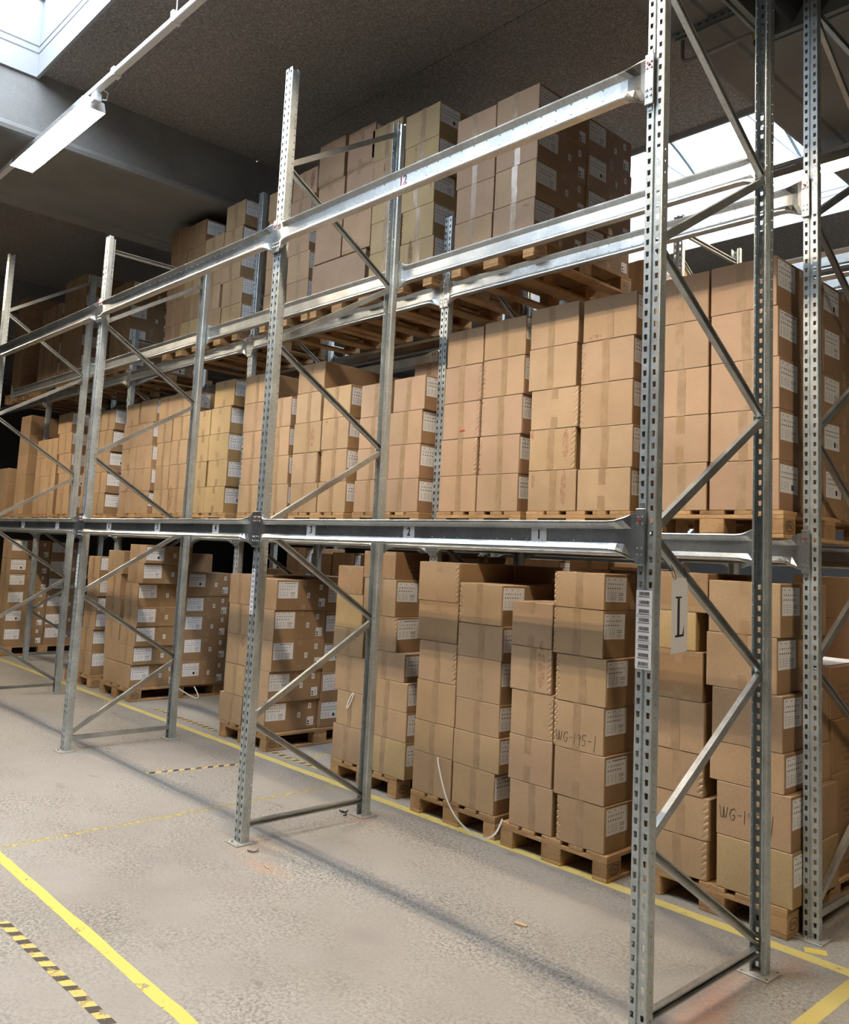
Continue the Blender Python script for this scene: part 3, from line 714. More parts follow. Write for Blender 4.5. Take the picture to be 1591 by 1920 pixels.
STACKS = {
    'G1':(1.45,0.146,[(0.146,[(-0.854,-0.53,0.351),(-0.859,-0.522,0.57),(-0.871,-0.558,0.794),(-0.884,-0.556,1.07),(-0.89,-0.567,1.342),(-0.896,-0.611,1.556),(-0.866,-0.536,1.775)]),(0.146,[(-0.478,-0.074,0.413),(-0.481,-0.081,0.685),(-0.522,-0.116,0.886),(-0.513,-0.126,1.172),(-0.55,-0.156,1.462),(-0.539,-0.138,1.742)])]),
    'G2':(1.34,0.146,[(0.146,[(-1.83,-1.484,0.422),(-1.848,-1.49,0.7),(-1.841,-1.493,0.979),(-1.858,-1.503,1.255),(-1.86,-1.526,1.536)]),(0.146,[(-1.457,-1.113,0.409),(-1.486,-1.121,0.688),(-1.498,-1.133,0.964),(-1.494,-1.124,1.242),(-1.522,-1.153,1.525),(-1.526,-1.152,1.742)])]),
    'G3':(1.36,0.146,[(0.146,[(-2.751,-2.367,0.418),(-2.752,-2.361,0.635),(-2.748,-2.351,0.918),(-2.739,-2.362,1.197),(-2.767,-2.367,1.478),(-2.777,-2.375,1.757)]),(0.146,[(-2.356,-1.977,0.41),(-2.36,-1.944,0.635),(-2.352,-1.954,0.849),(-2.355,-1.956,1.13),(-2.359,-1.95,1.354),(-2.36,-1.968,1.626)])]),
    'G4':(1.45,0.146,[(0.146,[(-3.808,-3.434,0.418),(-3.774,-3.433,0.687),(-3.821,-3.442,0.964),(-3.867,-3.484,1.182),(-3.858,-3.439,1.459),(-3.852,-3.527,1.685)]),(0.146,[(-3.407,-2.932,0.414),(-3.416,-2.935,0.629),(-3.422,-2.939,0.843),(-3.435,-2.984,1.053),(-3.418,-3.093,1.317),(-3.508,-3.124,1.602),(-3.524,-3.143,1.815)])]),
    'G6':(1.45,0.146,[(0.146,[(-5.59,-5.186,0.413),(-5.521,-5.17,0.694),(-5.523,-5.128,0.973),(-5.527,-5.127,1.255),(-5.539,-5.166,1.538)]),(0.146,[(-5.166,-4.8,0.417),(-5.149,-4.769,0.692),(-5.112,-4.747,0.969),(-5.112,-4.747,1.242),(-5.139,-4.73,1.517)])]),
    'G9':(1.46,0.146,[(0.405,[(-8.355,-7.96,0.638),(-8.382,-7.996,0.904),(-8.432,-8.016,1.127),(-8.425,-8.059,1.409),(-8.447,-8.024,1.682)]),(0.405,[(-7.952,-7.583,0.614),(-7.954,-7.561,0.839),(-7.902,-7.553,1.059),(-7.911,-7.584,1.328),(-7.881,-7.488,1.559),(-7.867,-7.454,1.767)]),(0.146,[(-8.316,-7.613,0.401)])]),
    'G10':(1.46,0.146,[(0.146,[(-9.021,-8.657,0.422),(-9.019,-8.666,0.695),(-8.994,-8.63,0.911),(-8.992,-8.63,1.105),(-8.958,-8.604,1.326),(-8.981,-8.626,1.592)])]),
    'M1':(1.43,2.121,[(2.121,[(-0.895,-0.558,2.392),(-0.894,-0.552,2.665),(-0.893,-0.553,2.938),(-0.899,-0.556,3.217),(-0.906,-0.559,3.497)]),(2.121,[(-0.543,-0.149,2.388),(-0.54,-0.15,2.663),(-0.541,-0.15,2.942),(-0.543,-0.157,3.221),(-0.547,-0.166,3.501)])]),
    'M2':(1.43,2.121,[(2.121,[(-1.84,-1.449,2.389),(-1.839,-1.463,2.663),(-1.834,-1.449,2.929),(-1.866,-1.471,3.215),(-1.86,-1.463,3.493)]),(2.121,[(-1.44,-1.05,2.384),(-1.426,-1.04,2.647),(-1.436,-1.046,2.928),(-1.435,-1.044,3.2),(-1.426,-1.03,3.477)])]),
    'M3':(1.43,2.121,[(2.121,[(-2.68,-2.314,2.382),(-2.679,-2.319,2.652),(-2.672,-2.306,2.92),(-2.669,-2.298,3.191),(-2.659,-2.295,3.46)]),(2.121,[(-2.305,-1.929,2.38),(-2.297,-1.925,2.652),(-2.29,-1.913,2.926),(-2.287,-1.905,3.197),(-2.287,-1.902,3.473)])]),
    'M4':(1.43,2.121,[(2.121,[(-3.632,-3.259,2.382),(-3.614,-3.228,2.639),(-3.607,-3.227,2.898),(-3.604,-3.231,3.171)]),(2.121,[(-3.244,-2.862,2.379),(-3.223,-2.86,2.646),(-3.226,-2.855,2.908),(-3.197,-2.835,3.176)])]),
    'M5':(1.43,2.121,[(2.121,[(-4.591,-4.193,2.38),(-4.596,-4.22,2.652),(-4.595,-4.188,2.923),(-4.583,-4.209,3.195),(-4.575,-4.178,3.458)]),(2.121,[(-4.181,-3.792,2.382),(-4.163,-3.804,2.661),(-4.175,-3.801,2.932),(-4.173,-3.795,3.206)])]),
    'M6':(1.43,2.121,[(2.121,[(-5.471,-5.055,2.387),(-5.458,-5.06,2.644),(-5.458,-5.065,2.908),(-5.476,-5.071,3.189),(-5.476,-5.076,3.465)]),(2.121,[(-5.011,-4.636,2.382),(-5.016,-4.654,2.645),(-5.023,-4.667,2.915),(-5.03,-4.662,3.192)])]),
    'M7':(1.43,2.121,[(2.121,[(-6.28,-6.034,2.387),(-6.267,-6.0,2.657),(-6.266,-6.024,2.929),(-6.279,-6.018,3.201)]),(2.121,[(-6.035,-5.643,2.391),(-6.001,-5.626,2.66),(-6.02,-5.632,2.931),(-6.009,-5.629,3.205),(-5.969,-5.585,3.478)])]),
    'M8':(1.43,2.121,[(2.121,[(-7.284,-6.931,2.387),(-7.279,-6.96,2.651),(-7.282,-6.967,2.915),(-7.301,-6.963,3.192),(-7.294,-6.935,3.442)]),(2.121,[(-6.917,-6.569,2.387),(-6.943,-6.551,2.652),(-6.952,-6.578,2.919),(-6.939,-6.548,3.179),(-6.935,-6.56,3.456)])]),
    'M9':(1.43,2.121,[(2.121,[(-8.178,-7.823,2.382),(-8.172,-7.821,2.648),(-8.189,-7.817,2.899),(-8.191,-7.82,3.165),(-8.159,-7.779,3.435)]),(2.121,[(-7.818,-7.41,2.381),(-7.803,-7.389,2.64),(-7.804,-7.406,2.909),(-7.819,-7.423,3.178),(-7.78,-7.364,3.448)])]),
    'M10':(1.43,2.121,[(2.121,[(-9.29,-8.933,2.386),(-9.283,-8.925,2.654),(-9.258,-8.884,2.914),(-9.25,-8.858,3.184),(-9.241,-8.832,3.439)]),(2.121,[(-8.917,-8.539,2.38),(-8.909,-8.521,2.64),(-8.868,-8.484,2.899),(-8.845,-8.45,3.171),(-8.821,-8.413,3.428)])]),
    'M11':(1.43,2.121,[(2.121,[(-10.192,-9.736,2.389),(-10.185,-9.765,2.675),(-10.237,-9.796,2.947),(-10.29,-9.825,3.235),(-10.363,-9.874,3.512)])]),
    'T3':(1.45,4.036,[(4.036,[(-2.663,-2.282,4.31),(-2.657,-2.275,4.584),(-2.669,-2.274,4.864),(-2.681,-2.271,5.146)]),(4.036,[(-2.271,-1.884,4.322),(-2.266,-1.878,4.6),(-2.265,-1.875,4.873),(-2.275,-1.873,5.158)])]),
    'T4':(1.45,4.036,[(4.036,[(-3.66,-3.282,4.305),(-3.655,-3.282,4.571),(-3.658,-3.29,4.852),(-3.665,-3.297,5.129),(-3.705,-3.313,5.43)]),(4.036,[(-3.269,-2.872,4.296),(-3.26,-2.886,4.571),(-3.285,-2.895,4.845),(-3.265,-2.865,5.115),(-3.272,-2.867,5.399)])]),
    'T5':(1.45,4.036,[(4.39,[(-4.48,-4.088,4.751),(-4.472,-4.084,5.135),(-4.491,-4.108,5.531)]),(4.39,[(-4.071,-3.684,4.777),(-4.057,-3.683,5.149),(-4.062,-3.686,5.509)]),(4.036,[(-4.496,-3.729,4.381)])]),
    'T6':(1.45,4.036,[(4.036,[(-5.295,-4.947,4.255),(-5.287,-4.947,4.513),(-5.291,-4.95,4.756),(-5.285,-4.942,5.021),(-5.31,-4.947,5.303)]),(4.036,[(-4.904,-4.553,4.294),(-4.908,-4.555,4.566),(-4.921,-4.578,4.823),(-4.917,-4.578,5.104),(-4.904,-4.508,5.365)])]),
    'T7':(1.45,4.036,[(4.036,[(-6.497,-6.117,4.3),(-6.516,-6.133,4.577),(-6.536,-6.151,4.859),(-6.548,-6.16,5.133)]),(4.036,[(-6.098,-5.71,4.281),(-6.112,-5.716,4.552),(-6.163,-5.781,4.852),(-6.147,-5.784,5.121),(-6.135,-5.758,5.395)])]),
    'T8':(1.45,4.036,[(4.036,[(-7.367,-6.984,4.273),(-7.371,-6.981,4.558),(-7.379,-6.986,4.829),(-7.36,-6.975,5.126),(-7.371,-6.986,5.418)]),(4.036,[(-6.982,-6.572,4.271),(-6.976,-6.563,4.546),(-6.973,-6.587,4.821),(-6.962,-6.562,5.105),(-6.984,-6.572,5.393)])]),
    'T10':(1.62,4.036,[(4.036,[(-9.308,-9.05,4.257),(-9.326,-9.067,4.561),(-9.332,-9.09,4.866),(-9.339,-9.096,5.179)]),(4.036,[(-9.044,-8.73,4.239),(-9.06,-8.729,4.552),(-9.086,-8.752,4.871),(-9.095,-8.735,5.184)])]),
}
G_, M_, T_ = 'ground', 'middle-shelf', 'top-shelf'
NM = {'G1': 'ground stack behind L sign', 'G2': 'ground stack below sticker one', 'G3': 'ground stack below sticker two', 'G4': 'ground stack left of sticker two', 'G6': 'ground stack below sticker three', 'G9': 'ground stack below stickers six and five', 'G10': 'narrow ground stack left of sticker six',
      'M1': 'middle-shelf stack at right end', 'M2': 'middle-shelf stack above sticker one', 'M3': 'middle-shelf stack left of sticker one', 'M4': 'middle-shelf stack above sticker two', 'M5': 'middle-shelf stack above sticker three', 'M6': 'middle-shelf stack left of sticker three',
      'M7': 'middle-shelf stack above sticker four', 'M8': 'middle-shelf stack above sticker five', 'M9': 'middle-shelf stack above sticker six', 'M10': 'middle-shelf stack left of sticker six', 'M11': 'middle-shelf stack above sticker seven',
      'T3': 'rightmost top-shelf stack', 'T4': 'top-shelf stack above red twelve', 'T5': 'top-shelf stack of taller boxes', 'T6': 'top-shelf stack left of taller boxes', 'T7': 'top-shelf stack above sticker four', 'T8': 'top-shelf stack above sticker five', 'T10': 'dark labelled top-shelf stack'}
def rowname(i, n):
    if i == n - 1: return 'top'
    if i == 0: return 'bottom'
    if n - 1 - i <= 2 and n - 1 - i < i: return ('', 'second from top', 'third from top')[n - 1 - i]
    return ORD[i] + ' from bottom'
STY = {}     # (key) -> overrides
def style(keys, **kw):
    for q in keys.split(): STY.setdefault(q, {}).update(kw)
def emit(name, ci, cname, rows, zb, y0, d, lab, extra, tint, tape, group):
    n = len(rows); z = zb
    for i, (x0, x1, zt) in enumerate(rows):
        key = '%s%s%d' % (name, cname[1], i)
        kw = dict(tint=tint, lab=lab, tape=tape, extra=extra)
        rr = random.Random(key + 's')
        if lab is not None: kw['lab'] = lab if rr.random() < .7 else rr.choice((0, 1, 2))
        kw.update(STY.get(key, {}))
        dd = kw.pop('d', d); yy = kw.pop('y', y0); look = kw.pop('look', None)
        adj = look or {'tan': 'tan', 'pink': 'tan', 'yellow': 'yellowish', 'brown': 'dark brown', 'grey': 'tan'}[kw['tint']]
        lb = '%s cardboard box, %s, %s, %s' % (adj, rowname(i, n), cname[0], NM.get(name, name))
        carton(key, x0, x1, yy, dd, z, zt, lb, group, **kw)
        z = zt

# ------------------------------------------------------------------ what stands on the racks
style('G4R0 G1R0 T7R0 T8R0 M7R1 M7R2 T8R2', tint='yellow')
style('G4L5', tint='brown', tape='band', look='brown tape-edged'); style('G4R6', tint='brown', tape='band', printed=True, lab=None, look='brown black-printed')
style('G1L6 G1L4', tint='brown', tape='band', look='brown taped'); style('G1L5 G4L4', tint='yellow', tape=None)
style('G3L4', tint='tan', tape='band', look='tape-edged tan')
style('G3L5 G2L4 M2L2', tape='tabs'); style('G2L1 G2R1 M1L1 M2R0', tape='split')
style('G2R0 G2R2 G2R3 G2R4 G2R5 G3R5 G3R4 M2R2 M2R3 M3R1 M3R2 M3R3 T4R1 M5R1', crimp=-1)
style('G2L2 G2L3 G3L5 G3L3 G6L4 G6L1 M2L1 M2L2 M3L1 M3L2 M3L3 G1L0 G1L1 G1L2 M5L1 G4R4', crimp=1)
style('G1R0 G1R1 G1R2 G1R3', tape=None); style('G1R4 G1R5', tape='tabs', side_tape=True); style('G4L0 G2R5', tape='full')
style('G9L0 T5L0', tape=None)
style('M2L1', look='red-marked tan'); style('M2L0', look='red-smeared tan'); style('G2L3', look='pink-smeared tan'); style('M3L2', look='tan red-taped'); style('T4R0', look='dark-stained yellowish'); style('T4L3', look='dark-stained tan', tint='pink')
style('G1Q0 G1Q1 G1Q2 G1Q3', printed=True, look='brown black-printed'); style('G2R2', look='tan hand-marked'); style('G1R1', look='tan hand-marked')
TINT = {'M1': 'pink', 'M3': 'pink', 'M4': 'pink', 'T3': 'pink', 'T4': 'yellow', 'T5': 'pink', 'T6': 'pink', 'M7': 'yellow', 'M6': 'tan', 'T8': 'brown', 'T7': 'tan', 'G9': 'tan', 'T10': 'tan'}
TAPE = {'M1': 'clear', 'T3': 'clear', 'T6': 'clear', 'M3': 'full', 'M7': 'tabs', 'M9': 'tabs', 'M8': 'full', 'T4': 'clear', 'T5': 'band'}
EXTRA = {'G6', 'G9', 'T3', 'T10'}
REAR = {'G1': ([.426, .707, .999, 1.289], [.42, .69, .96, 1.24, 1.5]), 'G9': ([.423, .694, .965, 1.185, 1.465], None), 'G6': ([.395, .656, .925, 1.202, 1.48], None), 'T3': ([4.306, 4.582, 4.865, 5.143], None),
        'M1': ([2.406, 2.685, 2.964, 3.245, 3.507], None), 'M4': ([2.38, 2.64, 2.91, 3.18, 3.44], [2.38, 2.64, 2.91, 3.18, 3.46]), 'G2': ([.41, .69, .96, 1.24, 1.5], [.42, .70, .97, 1.25, 1.53, 1.76]), 'M7': (None, [2.38, 2.65, 2.92, 3.19, 3.46])}
def fix(cl, cr):
    for ra in range(len(cl)):
        for rb in range(len(cr)): pass
    out = []
    lim = min(r[0] for r in cr)
    return cl
def clampcols(A, zA, B, zB):
    """keep the left column (A) clear of the right column (B)"""
    A = [list(r) for r in A]
    za = zA
    for r in A:
        zb = zB
        for q in B:
            if za < q[2] - .002 and zb < r[2] - .002 and r[1] > q[0] - .004: r[1] = q[0] - .004
            zb = q[2]
        za = r[2]
    return A
for nm, (yf, zb, cols) in STACKS.items():
    hi = max(r[1] for c in cols for r in c[1]); lo = min(r[0] for c in cols for r in c[1]); dx = 0       # keep the stack between the posts
    if yf > 1.4:
        for X in (0, -2.8, -5.6, -8.4, -11.2):
            if X - .084 < hi < X + .03: dx = X - .084 - hi
            elif X - .1 < lo < X + .004: dx = X + .004 - lo
    cols = [(z_, [(a_ + dx, b__ + dx, t_) for a_, b__, t_ in rr_]) for z_, rr_ in cols]
    lvl = {'G': 'ground', 'M': 'middle shelf', 'T': 'top shelf'}[nm[0]]
    gp = 'boxes of the ' + NM[nm]
    tint = TINT.get(nm, 'tan'); tp = TAPE.get(nm, 'full')
    zl, left = cols[0]; zr, right = cols[1] if len(cols) > 1 else (None, None)
    if right is None: left_, right = [], left; zr = zl
    else: left_ = clampcols(left, zl, right, zr)
    two = bool(left_)
    if two: emit(nm, 0, ('left column', 'L'), left_, zl, yf, .58, None, False, tint, tp, gp)
    emit(nm, 1, (('right column' if two else 'front column'), 'R'), right, zr, yf, .58, 0, nm in EXTRA, tint, tp, gp)
    if len(cols) > 2:
        z0, w_ = cols[2]
        x0, x1, zt = w_[0]
        carton(nm + 'W0', x0, x1, yf, .58, z0, zt, 'wide tan cardboard box, bottom of front, %s' % NM[nm], gp, tint=tint, lab=0 if nm == 'G9' else None, tape=None, extra=nm in EXTRA)
    # second row in depth
    ra, la = REAR.get(nm, (None, None)); rr = random.Random(nm)
    xr0, xr1 = sum(r[0] for r in right) / len(right), sum(r[1] for r in right) / len(right)
    rowsR = [(xr0 + rr.uniform(-.006, .006), xr1 + rr.uniform(-.006, .006), z) for z in (ra or [r[2] for r in right])]
    base = zb
    if len(cols) > 2 and not ra: rowsR = [(xr0, xr1, cols[2][1][0][2])] + rowsR
    emit(nm, 2, ('rear right column', 'Q'), rowsR, base, yf + .59, .58, 1 if nm != 'G1' else None, nm in EXTRA, 'brown' if nm == 'G1' else tint, 'full', gp)
    if two:
        xl0 = sum(r[0] for r in left_) / len(left_); xl1 = min(sum(r[1] for r in left_) / len(left_), min(r[0] for r in rowsR) - .004)
        rowsL = [(xl0, xl1, z) for z in (la or [r[2] for r in left_])]
        if len(cols) > 2 and not la: rowsL = [(xl0, xl1, cols[2][1][0][2])] + rowsL
        emit(nm, 3, ('rear left column', 'P'), rowsL, base, yf + .59, .58, 1 if nm in ('G2', 'M7', 'M4') else None, False, tint, 'full', gp)
    allx = [r[0] for c in cols for r in c[1]] + [r[1] for c in cols for r in c[1]]
    x1 = max(r[1] for r in cols[-1 if len(cols) < 3 else 1][1]); xm = (sorted(allx)[len(allx) // 8] + sorted(allx)[-1 - len(allx) // 8]) / 2
    if nm in ('M10', 'G10'): xm = x1 - .4
    if nm == 'M11': xm = -9.93
    if 'P_' + nm not in SKIP:
        pallet(xm, yf - .008, zb - .145, 'wooden pallet under the ' + NM[nm], 'pallets on the ' + lvl + (' floor' if lvl == 'ground' else ''), 'UIC' if nm in ('T7', 'T8') else 'EPAL')
style('x', tint='tan')
for i in range(4): pass
NM.update({'G13': 'far left ground stack', 'M12': 'middle-shelf stack left of sticker seven', 'M13': 'middle-shelf stack above sticker eight', 'M14': 'middle-shelf stack at left photo edge', 'T11': 'dark top-shelf stack left of labelled one', 'T12': 'dark low top-shelf stack far left', 'T14': 'dark top-shelf stack at left edge'})
def plain(nm, cname, letter, x0, x1, y0, zb, tops, lab=None, extra=False, tint='tan', tape='full'):
    emit(nm, 0, (cname, letter), [(x0, x1, z) for z in tops], zb, y0, .58, lab, extra, tint, tape, 'boxes of the ' + NM[nm])
seq = lambda z0, n, h: [round(z0 + h * (i + 1), 3) for i in range(n)]
plain('G13', 'front column', 'R', -12.27, -11.88, 1.46, .146, [.42, .689, .967, 1.229, 1.451, 1.743], 0, True)
plain('G13', 'rear column', 'Q', -12.27, -11.88, 2.05, .146, [.425, .631, .904, 1.178, 1.451, 1.734], 0, True)
pallet(-12.26, 1.45, .001, 'wooden pallet under the far left ground stack', 'pallets on the ground floor')
zM, zT = 2.121, 4.041
plain('M12', 'left column', 'L', -11.09, -10.71, 1.43, zM, seq(zM, 4, .267)); plain('M12', 'right column', 'R', -10.70, -10.31, 1.43, zM, seq(zM, 4, .267))
plain('M12', 'rear left column', 'P', -11.09, -10.71, 2.02, zM, seq(zM, 5, .267)); plain('M12', 'rear right column', 'Q', -10.70, -10.31, 2.02, zM, seq(zM, 5, .262))
plain('M13', 'front column', 'R', -11.90, -11.48, 1.43, zM, seq(zM, 5, .298), tape='tabs'); plain('M13', 'rear column', 'Q', -11.90, -11.48, 2.02, zM, seq(zM, 5, .298))
plain('M14', 'front column', 'R', -12.70, -12.28, 1.43, zM, seq(zM, 3, .241), tape='tabs'); plain('M14', 'rear column', 'Q', -12.70, -12.28, 2.02, zM, seq(zM, 5, .298))
plain('T11', 'left column', 'L', -10.62, -10.24, 1.45, zT, seq(zT, 5, .286)); plain('T11', 'right column', 'R', -10.23, -9.85, 1.45, zT, seq(zT, 5, .286), 0)
plain('T12', 'left column', 'L', -11.47, -11.09, 1.45, zT, seq(zT, 4, .29), tape='clear'); plain('T12', 'right column', 'R', -11.08, -10.70, 1.45, zT, seq(zT, 4, .292), 0, tape='clear')
plain('T14', 'front column', 'R', -12.62, -12.22, 1.45, zT, seq(zT, 5, .31))
for nm, x, z in (('M12', -10.745, zM), ('M13', -11.72, zM), ('M14', -12.62, zM), ('T11', -10.24, zT), ('T12', -11.09, zT), ('T14', -12.44, zT)):
    pallet(x, 1.425 if nm[0] == 'M' else 1.44, z - .145, 'wooden pallet under the ' + NM[nm], 'pallets on the ' + ('middle shelf' if nm[0] == 'M' else 'top shelf'))
# rear rack
slotx = []
for bi, f in enumerate((1.1, -1.7, -4.5)):
    for s in range(3): slotx.append(f - .15 - .9 * s)
wn = ['first', 'second', 'third', 'fourth', 'fifth', 'sixth', 'seventh', 'eighth', 'ninth']
for i, x1 in enumerate(slotx):
    for lv, zb, nrow, hh in (('ground', .146, 6, .275), ('middle', zM, 5, .275), ('top', zT, 1 if i % 3 else 2, .28)):
        if lv == 'top' and i != 3: continue
        nm = 'C%s%d' % (lv[0].upper(), i); rr = random.Random(nm)
        NM[nm] = '%s rear-rack %s stack from right' % (wn[i], lv)
        nr = nrow - (rr.random() < .3 and i > 2)
        for cn, lt, a in (('left column', 'L', x1 - .8), ('right column', 'R', x1 - .395)):
            k_ = nr + (0 if rr.random() < .7 or i < 3 else -1); k_ = max(1, k_)
            plain(nm, cn, lt, a, a + .39, 2.99, zb, seq(zb, k_, hh + rr.uniform(-.006, .006)), 0 if lt == 'R' else None, tint=rr.choice(('tan', 'tan', 'brown', 'pink')))
        if any(q.startswith(nm) and q[len(nm)] in 'LR' for q in KEEP | REST): pallet(x1 - .4, 2.98, zb - .145, 'wooden pallet under the ' + NM[nm], 'pallets in the rear rack')

# the cartons past the three hundred that show largest, and those buried behind them, as one mass
def gather(objs, name):
    vs, fs, mi, mats = [], [], [], []
    for r_ in objs:
        for o in [r_] + list(r_.children):
            L_ = o.location if o is r_ else o.location + r_.location
            S_ = o.scale
            b0 = len(vs); vs += [(v.co.x * S_.x + L_.x, v.co.y * S_.y + L_.y, v.co.z * S_.z + L_.z) for v in o.data.vertices]
            mm = []
            for m_ in o.data.materials:
                if m_ not in mats: mats.append(m_)
                mm.append(mats.index(m_))
            for p in o.data.polygons: fs.append(tuple(b0 + i for i in p.vertices)); mi.append(mm[p.material_index])
    k = MB(); k.v, k.f, k.m = vs, fs, mi
    me = k.mesh(name, mats)
    for r_ in objs:
        for c in list(r_.children): bpy.data.objects.remove(c)
        bpy.data.objects.remove(r_)
    return me
sb = tag(link('stacked_boxes', gather(STUFFB, 'stacked_boxes')), 'further cardboard boxes half hidden in the dark depth of the racks', 'boxes')
sb.color = (.44, .305, .185, 1); sb['kind'] = 'stuff'

# ---------------- marks and writing on single cartons
def stroke_mesh(glyphs, h, gap, r):
    G = {'W': [[(0, 1), (.12, .05), (.3, .1), (.36, .95)], [(.36, .95), (.42, .1), (.55, .05), (.7, .95)]], 'G': [[(.55, .8), (.45, .98), (.2, .85), (.05, .45), (.15, .05), (.4, .02), (.5, .3), (.52, .42), (.3, .42)]],
         '-': [[(.05, .5), (.45, .55)]], '1': [[(.1, 1.0), (.05, -.1)]], '9': [[(.45, .75), (.3, .98), (.08, .8), (.15, .55), (.4, .6), (.45, .85), (.38, .4), (.3, -.05)]],
         '5': [[(.1, .95), (.08, .55), (.35, .5), (.42, .25), (.25, .0), (.02, .05)], [(.1, .97), (.5, 1.02)]], '/': [[(.3, 1.15), (.15, -.4)]]}
    adv = {'W': .78, 'G': .62, '-': .55, '1': .25, '9': .55, '5': .6, '/': .3}
    k = MB(); x = 0
    for ch in glyphs:
        for pl in G[ch]: k.tube([((x + p[0]) * h, 0, p[1] * h) for p in pl], r, 5)
        x += adv[ch] + gap
    return k.mesh('handwriting', M['ink'])
HW = stroke_mesh('WG-195-/', .062, .06, .0013)
def on_front(key, name, me, wx, wz, off=-.0012):
    o = BOXES.get(key)
    if o: link(name, me, o, (wx - o.location.x, off, wz - o.location.z))
on_front('G2R2', 'handwriting', HW, -1.475, .725); on_front('G1R1', 'handwriting', HW, -.47, .50)
M['smear'] = worn('red_chalk_smear', (.52, .22, .15), .40, .85, 30); M['stain'] = worn('dark_stain', (.24, .11, .07), .36, .8, 26)
def patch(pts): return MB().add([(x, 0, z) for x, z in pts], [tuple(range(len(pts)))])
def blobm(w, h, m, seed, name='red_mark'):
    rr = random.Random(seed); n = 14
    return patch([(w / 2 * math.cos(2 * PI * i / n) * rr.uniform(.75, 1.1), h / 2 * math.sin(2 * PI * i / n) * rr.uniform(.75, 1.1)) for i in range(n)]).mesh(name, m)
def mark(key, u, v, w, h, m='smear', seed=1, name='red_mark'):
    """u, v: place on the front face as shares of its width and height"""
    o = BOXES.get(key)
    if not o: return
    bb = o.bound_box; W_ = bb[6][0] - bb[0][0]; H_ = bb[6][2] - bb[0][2]
    link(name, blobm(w, h, M[m], seed, name), o, ((u - .5) * W_, -.0006, v * H_))
mark('M2L1', .06, .88, .035, .07, 'smear', 2); mark('M2L1', .80, .6, .05, .22, 'smear', 3); mark('M2L0', .75, .6, .05, .24, 'smear', 4); mark('M2L0', .1, .75, .03, .12, 'smear', 5)
mark('G2L3', .76, .62, .06, .3, 'smear', 6); mark('M5L2', .7, .5, .08, .2, 'smear', 7); mark('M5R2', .18, .88, .05, .05, 'smear', 8); mark('M8R0', .1, .65, .1, .3, 'smear', 9); mark('M6L2', .48, .6, .05, .12, 'stain', 10, 'dark_stain')
mark('M6R3', .55, .6, .04, .2, 'smear', 11); mark('T4R0', .32, .6, .06, .26, 'stain', 12, 'dark_stain'); mark('T4R3', .33, .6, .035, .24, 'smear', 13); mark('T4R2', .9, .6, .02, .22, 'smear', 14); mark('T4L3', .45, .7, .07, .14, 'stain', 15, 'dark_stain')
mark('T6R4', .82, .55, .07, .2, 'stain', 16, 'dark_stain'); mark('T5R2', .55, .75, .04, .12, 'smear', 17); mark('G6L2', .72, .8, .1, .1, 'smear', 18); mark('M7R4', .2, .5, .03, .05, 'smear', 19); mark('M2R4', .25, .1, .12, .03, 'smear', 21); mark('T3R0', .82, .85, .08, .03, 'smear', 22)
o = BOXES.get('M3L2')
if o: link('red_tape', MB().box(-.025, .025, -.0016, -.001, -.006, .006).mesh('red_tape', M['redpin']), o, (.02, 0, .055), (0, -.12, 0))
o = BOXES.get('T4R3')
if o: link('plastic_strip', MB().box(-.2, .2, -.004, -.002, -.009, .009).mesh('plastic_strip', M['strap']), o, (-.03, 0, .10), (0, -.03, 0))
# white protective sheets lying on the second-row cartons at the rack end
o = BOXES.get('G1Q3')
if o: link('paper_sheet', MB().box(-.17, .17, .02, .55, .292, .294).mesh('paper_sheet', M['paper']), o)

# ---------------- loose things
def ribbon(name, pts, w, label, cat, m='strap', nrm=Vector((0, -1, 0))):
    k = MB(); pts = [Vector(p) for p in pts]
    # smooth the polyline
    for _ in range(2):
        q = [pts[0]]
        for a, b_ in zip(pts[:-1], pts[1:]): q += [a * .75 + b_ * .25, a * .25 + b_ * .75]
        pts = q + [pts[-1]]
    secs = []
    for i, p in enumerate(pts):
        d = (pts[min(i + 1, len(pts) - 1)] - pts[max(0, i - 1)]).normalized(); s = d.cross(nrm)
        if s.length < .1: s = Vector((0, 0, 1))
        s.normalize(); n_ = s.cross(d)
        secs.append([p + s * w / 2 + n_ * .0004, p - s * w / 2 + n_ * .0004, p - s * w / 2 - n_ * .0004, p + s * w / 2 - n_ * .0004])
    k.loft(secs); return tag(link(name, k.mesh(name, M[m])), label, cat)
ribbon('plastic_strap', [(-2.49, 1.348, .415), (-2.47, 1.335, .37), (-2.36, 1.30, .2), (-2.25, 1.28, .10), (-2.12, 1.27, .04), (-1.99, 1.28, .012), (-1.91, 1.31, .05), (-1.87, 1.33, .16)], .013, 'white plastic strap hanging from the stack below sticker two down to its pallet', 'strap')
ribbon('plastic_strap', [(-3.565, 1.442, .69), (-3.60, 1.436, .64), (-3.625, 1.432, .565), (-3.615, 1.434, .56), (-3.575, 1.436, .62), (-3.55, 1.442, .69)], .008, 'short white strap bent into a V on the stack left of sticker two', 'strap')
ribbon('plastic_strap', [(-7.43, 1.98, .15), (-7.41, 2.06, .09), (-7.38, 2.2, .012), (-7.36, 2.24, .014), (-7.38, 2.22, .08), (-7.42, 2.2, .14)], .014, 'white strap trailing from the pallet of the stack below sticker five', 'strap', nrm=Vector((1, 0, 0)))
k = MB().box(-.034, .034, -.008, .008, 0, .012, .003)
c = tag(link('wood_chip', k.mesh('wood_chip', M['chip']), None, (-1.02, .505, 0), (0, .05, .35)), 'pale splinter of wood lying on the open floor before the pallets', 'wood chip')
k = MB().box(-.03, .03, -.004, .004, 0, .006, .001)
